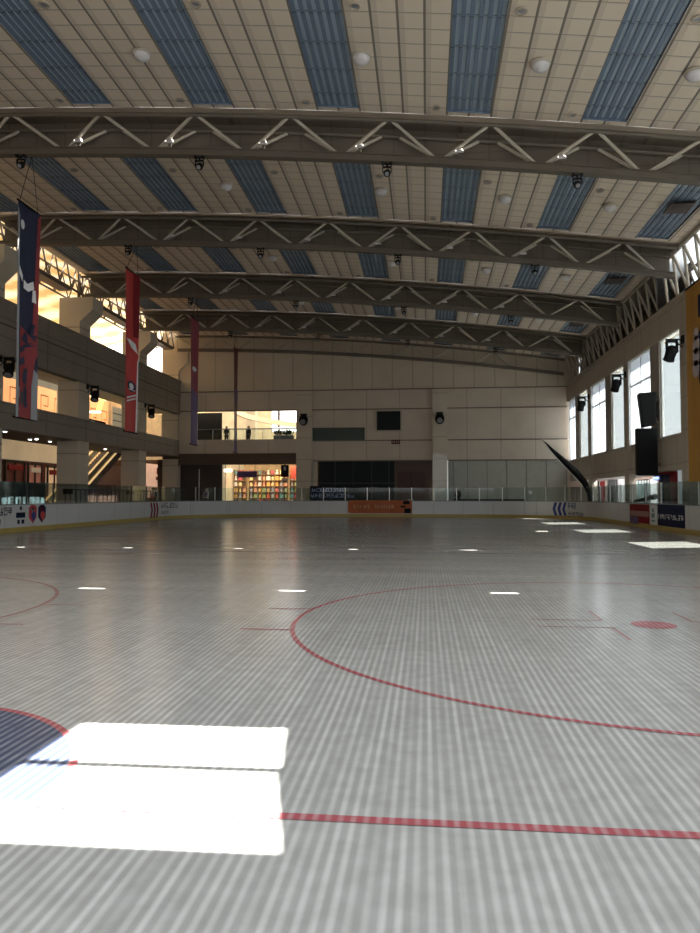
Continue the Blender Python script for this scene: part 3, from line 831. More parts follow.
# hanging sign boxes in the shop front
a, b = P(237, 478.5, Y=FY+.8), P(257, 471, Y=FY+.8)
hs = empty('shop_sign', ((a.x+b.x)/2, FY+.8, a.z), 'long dark hanging sign inside the lit shop on the far side', 'sign')
m = MB(); m.box(a.x, b.x, FY+.78, FY+.86, a.z+.1, b.z); m.build('panel', M_purple, hs, bevel=.03)
m = MB()
for x in (a.x+.2, b.x-.2): m.tube((x, FY+.82, b.z), (x, FY+.82, 5.25), .02)
m.build('hanger', M_black, hs)
a, b = P(281, 477, Y=FY+.2), P(288.5, 465, Y=FY+.2)
hs = empty('hanging_speaker', ((a.x+b.x)/2, FY+.2, a.z), 'dark box with pale badge hanging at the right of the lit shop front', 'speaker')
m = MB(); m.box(a.x, b.x, FY+.1, FY+.4, a.z, b.z); m.build('case', M_black, hs, bevel=.03)
m = MB(); m.box(a.x+.25, b.x-.22, FY+.07, FY+.1, b.z-.5, b.z-.15); m.build('badge', M_grey, hs)
m = MB(); m.tube(((a.x+b.x)/2, FY+.25, b.z), ((a.x+b.x)/2, FY+.25, 5.25), .05); m.build('hanger', M_black, hs)
a, b = P(224, 472, Y=FY+.3), P(232, 469, Y=FY+.3)
m = MB(); m.box(a.x, b.x, FY+.3, FY+.36, a.z, b.z); tag(m.build('light_tube', M_glow), 'short glowing white strip at the upper left of the shop front', 'lamp')
a, b = P(281.5, 483, Y=FY+.3), P(288, 478, Y=FY+.3)
ps = empty('poster', ((a.x+b.x)/2, FY+.3, a.z), 'small cream notice under the dark hanging box at the shop front', 'poster')
m = MB(); m.box(a.x, b.x, FY+.3, FY+.33, a.z, b.z); m.build('sheet', M_cream, ps)
m = MB(); m.box(a.x+.1, b.x-.1, FY+.29, FY+.3, a.z+.12, a.z+.2); m.build('print', M_redd, ps)
m = MB(); m.tube(((a.x+b.x)/2, FY+.34, 0), ((a.x+b.x)/2, FY+.34, b.z), .03); m.build('post', M_black, ps)
a, b = P(290.5, 479, Y=FY+1.6), P(297, 466, Y=FY+1.6)
m = MB(); m.box(a.x, b.x+.3, FY+1.6, FY+1.7, a.z, b.z); tag(m.build('lit_signboard', mat('red_lit', (.75, .12, .07), emit=.4)), 'red lit panel at the right edge of the shop front', 'panel')

# ------------------------------------------------------------------ left facade
LCY = [26.4, 36.7, 47.0, 57.3]
for Y in LCY+[66.6]:
    m = MB()
    m.box(XL-1.5, XL, Y-.8, Y+.8, 0, 13.2)
    # widened head that carries the roof
    pr = [(XL-1.5, Y-.8, 13.2), (XL, Y-.8, 13.2), (XL, Y-.8, 13.6), (XL+.9, Y-.8, 14.4), (XL+.9, Y-.8, 15.28), (XL-1.5, Y-.8, 15.28)]
    m.prism(pr, (0, 1.6, 0))
    struct(m.build('concrete_column', M_colm, bevel=.03))
wl = MB(); wl.box(XL-.35, XL+.12, -3, FY, 5.5, 6.95); wl.box(XL-.35, XL+.17, -3, FY, 6.88, 7.0)
wl = struct(wl.build('wall_left', M_conc))
m = MB(); m.box(XL-.35, XL+.12, -3, FY, 9.5, 12.55); m.box(XL-.35, XL+.18, -3, FY, 12.5, 12.68); m.build('upper_band', M_conc, wl)
m = MB(); m.box(XL-.36, XL+.15, -3, FY, 11.25, 11.30); m.build('band_joint', M_dark, wl)
m = MB(); m.box(-27.4, XL-.3, -3, FY, 5.5, 5.9); m.build('gallery_floor', mat('soffit_dark', (.06, .055, .05)), wl)
m = MB(); m.box(-26.0, XL-.3, -3, FY, 9.6, 10.0); m.build('upper_gallery_floor', M_cream, wl)
# arched head pieces between the columns at the top storey
M_arch = mat('arch_cornice', (.20, .175, .13))
for Y0, Y1 in zip(LCY, LCY[1:]+[66.6]):
    m = MB()
    m.box(XL-1.2, XL-.4, Y0+1.35, Y1-1.35, 15.55, 15.85)
    m.build('head_rail', M_steel, wl)
# lattice girder along the left roof edge
def lattice(name, X, z0, z1, y0, y1, step, label, cat, mt, r=.05, X2=None):
    t = empty(name, (X, y0, z0), label, cat)
    X2 = X if X2 is None else X2
    m = MB(); m.tube((X, y0, z0), (X, y1, z0), r*1.5); m.build('bottom_chord', mt, t)
    m = MB(); m.tube((X2, y0, z1), (X2, y1, z1), r*1.5); m.build('top_chord', mt, t)
    n = int((y1-y0)/step); s = (y1-y0)/n
    for i in range(n):
        y = y0+i*s
        m = MB(); m.tube((X, y, z0), (X2, y+s/2, z1), r); m.build('diagonal', mt, t)
        m = MB(); m.tube((X2, y+s/2, z1), (X, y+s, z0), r); m.build('diagonal', mt, t)
    return t
lattice('lattice_girder', -23.7, 15.75, 17.5, 29, 65.5, 1.5, 'pale lattice girder along the left edge of the roof, nearer row', 'girder', M_steel, .06)
lattice('lattice_girder', -25.2, 15.75, 17.4, 29, 65.5, 1.9, 'pale lattice girder behind the first one along the left roof edge', 'girder', M_steel, .045)
for Y in LCY[1:]:
    m = MB(); m.tube((XL-.5, Y, 15.2), (XL-.5, Y, 17.1), .12); m.tube((XL-.5, Y+.5, 15.2), (XL-.5, Y+.5, 17.1), .07)
    m.build('roof_post', M_steel, wl)

# mall beyond the left facade
def vault_mat():
    m, nt, out = new_mat('luminous_vault')
    b = N(nt, 'ShaderNodeBsdfPrincipled'); nt.links.new(b.outputs[0], out.inputs[0])
    pos, s = coords(nt)
    mp = N(nt, 'ShaderNodeMapping'); mp.inputs['Scale'].default_value = (.35, .10, .35); nt.links.new(pos, mp.inputs[0])
    nz = N(nt, 'ShaderNodeTexNoise'); nz.inputs['Scale'].default_value = 1.6; nz.inputs['Detail'].default_value = 3; nt.links.new(mp.outputs[0], nz.inputs['Vector'])
    w = N(nt, 'ShaderNodeTexWave'); w.inputs['Scale'].default_value = .09; w.inputs['Distortion'].default_value = 6; w.bands_direction = 'Y'; nt.links.new(pos, w.inputs['Vector'])
    f = ramp01(nt, math_n(nt, 'ADD', math_n(nt, 'MULTIPLY', nz.outputs[0], .75), math_n(nt, 'MULTIPLY', w.outputs[1], .3)), .38, .72)
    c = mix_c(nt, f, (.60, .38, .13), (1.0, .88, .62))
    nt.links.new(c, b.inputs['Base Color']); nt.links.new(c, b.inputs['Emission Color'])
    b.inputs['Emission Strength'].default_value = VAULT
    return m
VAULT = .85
m = MB(); m.quad((-23.2, -3, 17.7), (-23.2, 82, 17.7), (-30, 82, 18.6), (-30, -3, 18.6)); m.quad((-30, -3, 18.6), (-30, 82, 18.6), (-37, 82, 17.5), (-37, -3, 17.5))
struct(m.build('ceiling_mall_left', vault_mat()))
# bright glazed end of the vault
w5 = empty('window_5', (-27, 74, 13)); struct(w5)
m = MB(); m.box(-36, XL-1.5, 73.9, 74, 12.8, 18.3); m.build('glass', M_lumw, w5)
m = MB(); m.box(-36, -25.5, 74.0, 74.2, 5.6, 12.8); we = struct(m.build('wall_mall_end', mat('end_wall_cream', (.50, .40, .25), emit=.22, var=.3)))  # faint glow put in so the end wall looks lit
m = MB(); m.box(-36, -25.0, 73.9, 74.2, 0, 5.6); m.build('lower_wall', mat('end_wall_brown', (.07, .04, .03)), we)
m = MB(); m.box(-32.2, -31.9, 62, 73.9, 0, 4.9); m.build('side_wall', mat('end_wall_brown', (.07, .04, .03)), we)
m = MB()
for k in range(5): m.box(-36+k*2.7, -35.9+k*2.7, 73.8, 73.9, 12.8, 18.3)
m.build('window_frame', M_pale, w5)
M_orgwall = mat('orange_panel', (.80, .40, .17), rough=.6, emit=.62, var=.15, scale=.7)  # lamplight on the orange wall is put in as emission
m = MB(); m.box(-36.4, -36, -3, 82, 0, 17.6); wmall = struct(m.build('wall_mall_left', M_cream))
# storefront storey by storey
m = MB(); m.box(-36, -34.0, 40, 75, 8.2, 11.9); m.build('orange_cladding', M_orgwall, wmall)
m = MB(); m.box(-36, -34.2, 40, 75, 11.9, 14.5); m.build('white_upper_cladding', mat('white_clad', (.9, .85, .75), emit=.30), wmall)  # glow added so the white cladding looks lit
M_relief = mat('relief_brown', (.35, .15, .06), emit=.1)
for k in range(13):
    y = 46+k*2.4; p = empty('wall_relief', (-34, y, 9.6), f'brown square fret frame on the orange gallery wall, {ORD[k] if k<12 else "last"} from viewer', 'wall ornament', 'fret frames on the orange wall')
    m = MB(); 
    for a0, a1, b0, b1 in ((0, 1.3, 0, .12), (0, .12, 0, 1.5), (0, 1.3, 1.4, 1.52), (1.2, 1.32, .5, 1.5), (.5, 1.3, .5, .62)):
        m.box(-34.06, -34, y+a0, y+a1, 9.3+b0, 9.3+b1)
    m.build('fretwork', M_relief, p)
M_shop = [mat('shop_maroon', (.12, .03, .025), emit=.04), mat('shop_brown', (.14, .07, .04), emit=.08), mat('shop_pink', (.50, .22, .18), emit=.10), mat('shop_amber', (.75, .50, .28), emit=.4)]
m = MB(); m.box(-36, -32, -3, 64, 4.6, 6.3); m.build('cream_fascia', mat('fascia_cream', (.62, .54, .40), emit=.16, var=.3, scale=.4), wmall)  # emission gives the fascia its lamp-lit look
m = MB(); m.box(-36, -32.2, -3, 80, 0, 4.6); m.build('shop_wall', M_shop[0], wmall)
# shop fronts
fronts = [(48.0, 51.5, .6, 4.2, 1, 'dark brown'), (52.0, 54.6, 1.2, 4.4, 0, 'maroon'), (55.2, 57.2, .5, 4.3, 2, 'pink lit'), (61.5, 64.8, .5, 4.5, 1, 'brown'), (58.2, 60.4, 1.0, 4.2, 3, 'amber lit')]
for i, (a, b, z0, z1, k, nm) in enumerate(fronts):
    r = empty('storefront', (-32.1, (a+b)/2, 0), f'{nm} shop front on the ground floor behind the left columns, {ORD[i]} from the viewer', 'shop front', 'shop fronts behind the left columns')
    m = MB(); m.box(-32.2, -32.05, a, b, z0, z1); m.build('glass', M_shop[k], r)
    m = MB(); 
    for y in (a, (a+b)/2, b): m.box(-32.1, -31.95, y-.06, y+.06, 0, z1+.1)
    m.box(-32.1, -31.95, a, b, z1, z1+.15); m.build('frame', M_dark, r)
    m = MB(); m.box(-32.05, -31.9, a+.3, b-.3, z1-.6, z1-.2); m.build('sign', M_redd if k != 2 else M_pale, r)
# amber notice wall seen between the second and third column
a, b = P(145, 490, X=-27.5), P(161, 465, X=-27.5)
r = empty('notice_wall', (-27.5, (a.y+b.y)/2, 0), 'large warm lit notice panel on the ground floor right of the second column', 'notice board')
m = MB(); m.box(-27.6, -27.5, a.y, b.y, 1.6, b.z); m.build('sheet', mat('notice_pink', (.75, .48, .36), emit=.40, var=.3), r)
m = MB(); m.box(-27.5, -27.47, b.y-1.2, b.y-.3, b.z-1.0, b.z-.35); m.box(-27.5, -27.47, b.y-1.4, b.y-.3, b.z-1.6, b.z-1.25); m.build('print', M_redd, r)
m = MB(); m.box(-27.65, -27.45, a.y-.1, a.y, 0, b.z+.1); m.box(-27.65, -27.45, b.y, b.y+.1, 0, b.z+.1); m.build('frame', M_shop[1], r)
# teal sign with a row of white letters at the far left behind the boards
a, b = P(-14, 498, X=-21.4), P(46, 483, X=-21.4)
r = empty('skate_counter', (-21.4, (a.y+b.y)/2, 0), 'low dark teal counter front with a row of pale letters behind the left boards', 'counter')
m = MB(); m.box(-21.6, -21.4, a.y, b.y, 0, b.z-.1); m.build('front', mat('counter_teal', (.02, .045, .05), rough=.3), r)
m = MB(); m.box(-21.75, -21.3, a.y, b.y, b.z-.1, b.z); m.build('top', M_teal, r)
m = MB(); rnd = random.Random(12)
for i, pxx in enumerate((4.5, 11, 18.5, 25.5, 32, 37, 42)):
    c = P(pxx, 501, X=-21.38); w = .34; h0, h1 = P(pxx, 504.5, X=-21.38).z, P(pxx, 497.5, X=-21.38).z
    h0 = max(h0, 1.2)
    for kk in range(5):
        if rnd.random() < .6: q = c.y+rnd.choice((-.5, 0, .5))*w; m.box(-21.39, -21.37, q-.07, q+.07, h0, h1)
        else: v = h0+rnd.choice((0, .4, .8))*(h1-h0); m.box(-21.39, -21.37, c.y-w*.6, c.y+w*.6, v, v+.12)
m.build('lettering', mat('pale_letters', (.75, .85, .85), emit=.3), r)

# soffit lamps under the first gallery
k = 0
for pxx, pyy in ((5, 431), (30, 439), (50, 441), (81, 455), (141, 461), (179, 455)):
    p = P(pxx, pyy, Z=5.475)
    if p.x > XL or p.x < -27.3 or p.y > 65: p = Vector((-25.0, [34, 37, 40, 44, 54, 62][k], 5.475))
    r = empty('soffit_lamp', p, f'small bright lamp under the left gallery, {ORD[k]} from the viewer', 'lamp', 'lamps under the left gallery')
    m = MB(); m.lathe(p, [(.16, .04), (.17, 0), (.15, -.03)], n=12); m.build('rim', M_grey, r)
    m = MB(); m.lathe(p, [(.12, -.03), (.10, -.06), (.03, -.09)], n=12); m.build('lens', mat('lamp_bright', (1, .95, .85), emit=6), r); k += 1

# escalator behind the left columns
E0, E1 = Vector((-27.6, 50.6, .2)), Vector((-27.6, 62.0, 6.5))
esc = empty('escalator', (-27.6, 55, 0), 'escalator with glowing amber handrails rising behind the left columns', 'escalator')
lp = P(109.5, 448, X=-26.2)
hl = empty('escalator_lamp', lp, 'very bright small lamp hanging over the head of the escalator', 'lamp')
m = MB(); m.ball(lp, .17); m.build('globe', mat('lamp_strong', (1, .93, .8), emit=45), hl, smooth=True)
m = MB(); m.tube((lp.x, lp.y, lp.z+.15), (lp.x, lp.y, 9.6), .02, 6); m.build('cord', M_black, hl)
def par(u, dz, x): p = E0.lerp(E1, u); return Vector((x, p.y, p.z+dz))
m = MB()
m.prism([par(0, -.7, -28.4), par(1, -.7, -28.4), par(1, 0, -28.4), par(0, 0, -28.4)], (1.6, 0, 0)); m.build('body', mat('escalator_body', (.12, .10, .09), rough=.4), esc)
m = MB()
ns = 28
for i in range(ns):
    p = E0.lerp(E1, i/ns); q = E0.lerp(E1, (i+1)/ns); m.box(-28.2, -27.0, p.y, q.y, p.z-.1, q.z)
m.build('steps', M_grey, esc)
M_hr = mat('handrail_amber', (1, .60, .28), emit=.75)
for x in (-28.35, -26.85):
    m = MB(); m.prism([par(0, .05, x), par(1, .05, x), par(1, .85, x), par(0, .85, x)], (.04, 0, 0)); m.build('balustrade', M_shield, esc)
    m = MB(); m.tube(par(0, .9, x+.02), par(1, .9, x+.02), .07); m.build('handrail', M_hr, esc)
    m = MB(); m.tube(par(0, .06, x+.02), par(1, .06, x+.02), .07); m.build('skirt_light', M_hr, esc)

# level two gallery fittings on the left
r = empty('gallery_counter', (-25.6, 50.2, 5.9), 'dark counter with three small white lamps on the left gallery', 'counter')
m = MB(); m.box(-25.9, -25.2, 48.3, 54.5, 5.9, 7.6); m.build('body', M_black, r)
for k in range(4): m = MB(); m.box(-25.2, -25.1, 48.8+k*1.0, 49.3+k*1.0, 7.15, 7.45); m.build('lamp', M_glow, r)
r = empty('gallery_shutter', (-26.5, 61, 5.9), 'cream slatted shutter at the far end of the left gallery', 'shutter')
m = MB(); m.box(-26.6, -26.5, 58.6, 66, 5.9, 9.4); m.build('sheet', mat('shutter_cream', (.55, .48, .33), emit=.30), r)
m = MB()
for k in range(5): m.box(-26.5, -26.46, 58.6, 66, 6.4+k*.6, 6.46+k*.6)
m.build('slat_shadow', M_dark, r)
m = MB(); m.box(-27.3, -27.1, 53.2, 55.6, 5.9, 9.6); tag(m.build('upright_screen', mat('green_panel', (.35, .42, .22), emit=.45)), 'pale green upright panel on the left gallery past the first column', 'panel')
r = empty('slanted_lamp', (-29.5, 56, 7), 'glowing yellow slanted light panel in the left gallery opening', 'lamp')
a, b, c, d = P(96, 411, X=-29.5), P(101, 411, X=-29.5), P(107, 392, X=-29.5), P(100, 400, X=-29.5)
m = MB(); m.prism([a, b, c, d], (-.05, 0, 0)); m.build('panel', mat('yellow_glow', (1, .65, .2), emit=1.1), r)
m = MB(); m.prism([P(90, 413, X=-29.55), P(101, 413, X=-29.55), P(101, 411, X=-29.55), P(90, 411, X=-29.55)], (-.05, 0, 0)); m.build('base_strip', M_glow, r)
# framed white window edge in the first opening
w6 = empty('window_6', (-25.9, 44, 6)); struct(w6)
m = MB(); ya, yb = P(39, 395, X=-25.9).y, P(61.5, 395, X=-25.9).y
for a0, a1, b0, b1 in ((yb-.5, yb+1.6, 6.5, 9.6), (ya-8, yb, 9.2, 9.6), (ya-8, yb, 6.5, 6.95)): m.box(-26.0, -25.85, a0, a1, b0, b1)
m.build('window_frame', mat('lit_frame', (.80, .72, .52), emit=.22), w6)

# dark posts and rail along the left aisle
rl = empty('aisle_railing', (-20.9, 45, 0), 'black metal railing along the left aisle behind the boards', 'railing')
for k in range(22):
    y = 40+k*.62; m = MB(); m.tube((-20.9, y, 0), (-20.9, y, 2.15), .025, 6); m.build('baluster', M_black, rl)
m = MB(); m.tube((-20.9, 40, 2.15), (-20.9, 53.1, 2.15), .04, 6); m.build('handrail', M_black, rl)
for i, pxx in enumerate((69, 131)):
    a = P(pxx-3.5, 492, X=XL+.05); b = P(pxx+3.5, 488.5, X=XL+.05); Y = LCY[1+i+0] if False else (47.0 if i == 0 else 57.3)
    m = MB(); m.box(XL+.0-1.0, XL-.3, Y-.86, Y-.8, 1.9, 2.25)
    tag(m.build('column_sign', M_dark), f'small dark plate on the face of the {["nearer","farther"][i]} left column', 'sign', 'plates on the left columns')

# ------------------------------------------------------------------ left and right wall spotlights
def wall_spot():
    r = empty('wall_spotlight', (0, 0, 0))            # arm runs along +x from the wall at the origin
    m = MB(); m.box(0, .85, -.04, .04, -.04, .04); m.box(0, .08, -.15, .15, -.2, .2); m.tube((.05, 0, -.4), (.4, 0, -.05), .03); m.build('bracket', M_black, r)
    m = MB(); m.box(.30, .80, -.10, .10, -.14, -.05); m.box(.27, .35, -.1, .1, -.65, -.1); m.box(.75, .83, -.1, .1, -.65, -.1); m.build('yoke', M_black, r)
    m = MB(); m.lathe((.55, .15, -.35), [(.14, 0), (.24, .08), (.27, .3), (.25, .55), (.28, .75), (.2, .78)], axis=(.12, -.5, -.8), n=14); h = m.build('lamp_head', M_black, r, smooth=True)
    m = MB(); c = Vector((.55, .15, -.35))+Vector((.12, -.5, -.8)).normalized()*.78; m.lathe(c, [(.2, 0), (.14, .03)], axis=(.12, -.5, -.8), n=14); m.build('lens', M_grey, h)
    return r
ws = wall_spot(); first = True
for i, Y in enumerate(LCY[1:]):
    o = ws if first else copy_tree(ws); first = False
    o.location = (XL+.0, Y+.4, 9.35); tag(o, f'black spotlight on a bracket of the left facade at the {["nearest","middle","farthest"][i]} column', 'spotlight', 'bracket spotlights along the side walls')
for i, Y in enumerate(LCY[1:]):
    o = copy_tree(ws); o.location = (XR+.0, Y-.1, 9.45); o.rotation_euler = (0, 0, PI)
    tag(o, f'black spotlight on a bracket of the right wall at the {["nearest","middle","farthest"][i]} window column', 'spotlight', 'bracket spotlights along the side walls')
for i, (x, nm) in enumerate(((-11.2, 'left'), (1.25, 'right'))):
    o = empty('wall_spotlight', (x, FY-.35, 8.9), f'black spotlight on the {nm} pilaster of the far wall', 'spotlight', 'spotlights on the far wall pilasters')
    m = MB(); m.box(x-.12, x+.12, FY-.55, FY-.35, 8.6, 9.2); m.box(x-.3, x+.3, FY-.75, FY-.55, 9.2, 9.35); m.build('bracket', M_black, o)
    m = MB(); m.ball((x, FY-.8, 8.75), .42, .35, .52); m.build('lamp_head', M_black, o, smooth=True)
    m = MB(); m.lathe((x, FY-1.05, 8.6), [(.22, 0), (.25, .14), (.2, .16)], axis=(0, -.8, -.5)); m.build('lens', M_grey, o)

# ------------------------------------------------------------------ right wall with its tall windows
wr = MB(); wr.box(XR, XR+.6, -3, FY, 10.2, 11.7); wr.box(XR-.06, XR+.6, -3, FY, 11.62, 11.8)
wr = struct(wr.build('wall_right', M_rightw))
m = MB(); m.box(XR+.20, XR+.6, -3, FY, 3.1, 4.85); m.box(XR+.12, XR+.6, -3, FY, 4.8, 4.9); m.build('spandrel', M_rightw, wr)
m = MB(); m.box(16.0, 16.3, -3, FY+.4, 0, 3.2); m.box(XR-.05, 16.3, FY+.15, FY+.45, 0, 5.2); m.build('back_of_aisle', mat('aisle_wall', (.55, .45, .38)), wr)
m = MB(); m.box(XR+.4, 16.2, -3, FY, 3.05, 3.2); m.build('aisle_soffit', M_pale, wr)
m = MB(); m.box(13.9, 13.94, -3, 39.2, 11.7, 15.9); m.box(12.4, 14.1, 39.8, 39.9, 11.8, 15.9); m.build('sun_block_sheet', M_frost, wr)  # translucent sheet added for a bright sky look without direct sun
# ribbed dark wall behind the right lattice
m = MB(); m.box(13.9, 14.0, 39, FY, 11.8, 14.1); m.box(XR+.1, 14.0, 39, FY, 11.75, 11.8); m.build('eave_wall', mat('eave_dark', (.10, .085, .07)), wr)
RB = [(-3, 5.8), (5.8, 16.1), (16.1, 26.4), (26.4, 36.7), (36.7, 47.0), (47.0, 57.3), (57.3, FY)]
M_mull = mat('window_mullion', (.72, .73, .74), rough=.4)
for i, (y0, y1) in enumerate(RB):
    m = MB(); m.box(XR, XR+.45, y0-.5, y0+.5, 0, 10.2)
    struct(m.build('window_column', M_rightw, bevel=.02))
    m = MB(); m.box(XR+.04, XR+.25, y0+3.8, y0+5.35, 4.9, 10.2); m.build('window_pier', mat('pier_grey', (.30, .28, .25)), wr)
    for j, (a, b) in enumerate(((y0+.5, y0+3.8), (y0+5.35, y1-.5))):
        w = empty(f'window_{7+2*i+j}', (XR+.8, (a+b)/2, 4.9)); struct(w)
        m = MB(); m.box(XR+.18, XR+.20, a, b, 4.9, 10.2); m.build('glass', M_glass if j == 0 else M_frost, w)
        m = MB(); m.box(XR+.14, XR+.24, a, a+.07, 4.9, 10.2); m.box(XR+.14, XR+.24, b-.07, b, 4.9, 10.2)
        for z in ((4.93, 8.6, 10.15) if j else (4.93, 10.15)): m.box(XR+.14, XR+.24, a, b, z-.035, z+.035)
        mid = (a+b)/2
        if j: m.box(XR+.15, XR+.23, mid-.03, mid+.03, 4.9, 10.2)
        m.build('window_frame', M_mull, w)
    m = MB(); m.box(XR+.03, XR+.17, y1-.60, y1-.545, 4.9, 10.2); m.build('window_reveal', M_pale, wr)
    m = MB(); m.box(XR+.05, XR+.17, y0+.55, y1-.55, 10.12, 10.2); m.build('window_head', M_pale, wr)
lattice('lattice_girder', 12.95, 11.95, zc(12.35)-.1, 20, 65.6, 1.5, 'pale lattice girder on top of the right wall under the roof edge, nearer row', 'girder', M_steelw, .075, 12.45)
lattice('lattice_girder', 13.6, 11.95, 13.4, 20, 65.6, 2.1, 'grey lattice girder behind the first one on top of the right wall', 'girder', M_steel, .06)
# hall back wall behind the camera: tall glazing that lights the near ice
m = MB(); m.box(XL-1.5, XR+1.1, -3.4, -3, 0, 2.6); m.box(XL-1.5, XR+1.1, -3.4, -3, 12.0, 17.6); m.box(XL-1.5, -19, -3.4, -3, 2.6, 12)
for k in range(6): m.box(-19+k*6.2, -18.2+k*6.2, -3.4, -3, 2.6, 12)
struct(m.build('wall_near', M_far))
m = MB(); m.box(-37, XL-1.5, -3.4, -3, 0, 18.6); m.box(-37, -24, 82, 82.3, 0, 18.6); struct(m.build('wall_mall_ends', M_cream))

# loudspeakers on the right pier
yb = 40.4
a = P(637.5, 475.5, Y=yb); b = P(657.5, 428, Y=yb)
sp = empty('bass_speaker', ((a.x+b.x)/2, yb, a.z), 'tall black speaker cabinet fixed to the right wall below the tilted speaker', 'loudspeaker')
m = MB(); m.box(a.x, b.x, yb, yb+.4, a.z, b.z); m.build('cabinet', M_black, sp, bevel=.03)
m = MB(); m.box(a.x+.07, b.x-.07, yb-.03, yb, a.z+.1, b.z-.1); m.build('grille', M_black2, sp)
m = MB(); m.box(b.x-.2, XR+.1, yb+.2, yb+.35, a.z+.5, a.z+.7); m.box(b.x-.2, XR+.1, yb+.2, yb+.35, b.z-.7, b.z-.5); m.build('bracket', M_steel, sp)
p1, p2, p3, p4 = P(638.5, 393, Y=yb), P(656, 391.5, Y=yb), P(656, 424, Y=yb), P(643, 427, Y=yb)
sp = empty('tilted_speaker', (p2.x, yb, p4.z), 'large black wedge loudspeaker tilted down from the right wall', 'loudspeaker')
m = MB(); m.prism([p1+Vector((0, 0, 0)), p2, p3, p4], (.15, .9, 0)); m.build('cabinet', M_black, sp, bevel=.03)
m = MB(); dv = Vector((0, -.03, 0)); c = (p1+p2+p3+p4)/4
m.prism([c+(q-c)*.88 for q in (p1, p2, p3, p4)], (0, -.04, 0)); m.build('grille', M_black2, sp)
m = MB(); m.box(p2.x-.1, XR+.1, yb+.3, yb+.5, p2.z-.5, p2.z-.35); m.box(p3.x-.1, XR+.1, yb+.3, yb+.5, p3.z+.2, p3.z+.35); m.build('bracket', M_steel, sp)

# ------------------------------------------------------------------ ground floor along the right aisle
def right_box(name, label, cat, px0, px1, pyt, X, mt, z0=0, th=.08, frame=None, handle=False, kids=()):
    a, b = P(px0, 490, X=X), P(px1, 490, X=X); zt = P((px0+px1)/2, pyt, X=X).z
    y0, y1 = sorted((a.y, b.y))
    r = empty(name, (X, (y0+y1)/2, 0), label, cat)
    m = MB(); m.box(X, X+th, y0, y1, z0, zt); m.build('panel', mt, r)
    if frame:
        m = MB(); m.box(X-.03, X+th, y0-.1, y0, 0, zt+.1); m.box(X-.03, X+th, y1, y1+.1, 0, zt+.1); m.box(X-.03, X+th, y0-.1, y1+.1, zt, zt+.1); m.build('frame', frame, r)
    if handle: m = MB(); m.box(X-.08, X-.03, y0+.15, y0+.2, .9, 1.5); m.build('handle', M_alu, r)
    return r, y0, y1, zt
X_ = 14.6
m = MB(); m.box(X_+.1, X_+.3, 44, FY, 0, 3.1); m.build('aisle_partition', mat('pink_plaster', (.62, .44, .35)), wr)
r, y0, y1, zt = right_box('shop_door', 'bright red door on the right aisle near the curved blade', 'door', 600, 605.5, 481, X_, M_redd, frame=M_pale, handle=True)
r, y0, y1, zt = right_box('green_cabinet', 'dark green upright cabinet left of the red door', 'cabinet', 594.5, 598.5, 481, X_, mat('deep_green', (.02, .06, .03)), frame=M_dark, handle=True)
r, y0, y1, zt = right_box('dark_doorway', 'dark glazed door with pale frame right of the red door', 'door', 608, 616, 478, X_, M_dglass, frame=M_grey, handle=True)
right_box('display_board', 'tall white panel beside the dark glazed door', 'panel', 618, 624, 476, X_, mat('white_lit', (.8, .82, .85), emit=.25))
r = empty('glass_partition', (13.9, 44, 0), 'teal glass partition of upright panes under the black speaker', 'partition')
ya, yb_ = P(650, 490, X=13.9).y, P(626.5, 490, X=13.9).y
M_tg = mat('teal_pane', (.38, .52, .52), rough=.2, emit=.12)
for k in range(9):
    y = ya+(yb_-ya)*k/9; y2 = ya+(yb_-ya)*(k+1)/9
    m = MB(); m.box(13.9, 13.93, y+.04, y2-.04, 0, 2.75); m.build('pane', M_tg, r)
    m = MB(); m.box(13.86, 13.96, y-.04, y+.04, 0, 2.85); m.build('mullion', M_grey, r)
right_box('light_box', 'narrow bright white panel right of the teal glass partition', 'panel', 650.5, 656, 479, 13.9, mat('white_lit2', (.9, .92, .95), emit=.7))
r, y0, y1, zt = right_box('ticket_booth', 'dark navy booth with red edge and blue cap on the right aisle', 'booth', 659, 671, 474.5, 13.0, M_navy, th=1.2)
m = MB(); m.box(12.95, 14.2, y0-.9, y0, 0, zt); m.build('red_side', M_redd, r)
m = MB(); m.box(12.9, 14.3, y0-.9, y1+.2, zt, zt+.12); m.build('roof', M_redd, r)
m = MB(); m.box(12.9, 13.4, y1-.5, y1+.7, zt-.3, zt+.05); m.build('blue_cap', mat('sign_blue', (.05, .12, .38)), r)
m = MB(); m.box(12.97, 13.0, y0+.4, y0+1.0, .4, 2.4); m.build('window', mat('booth_brown', (.16, .09, .08)), r)
right_box('poster_stand', 'tall pale blue white panel right of the navy booth', 'panel', 678, 684, 468, 13.0, mat('paleblue_lit', (.70, .78, .85), emit=.2))
# leaning dark tube with a white tip above the boards
a, b = P(632, 502, X=12.3), P(655.5, 496.5, X=12.5)
ln = empty('slanted_spotlight', b, 'dark slanted lamp with a white tip above the right boards', 'lamp')
m = MB(); m.tube(a, b, .06, 8, .16); m.build('body', M_black, ln)
m = MB(); m.ball(b, .14); m.build('tip', M_lampw, ln, smooth=True)
m = MB(); m.tube((a.x, a.y, 0), a, .04); m.build('stand', M_black, ln)

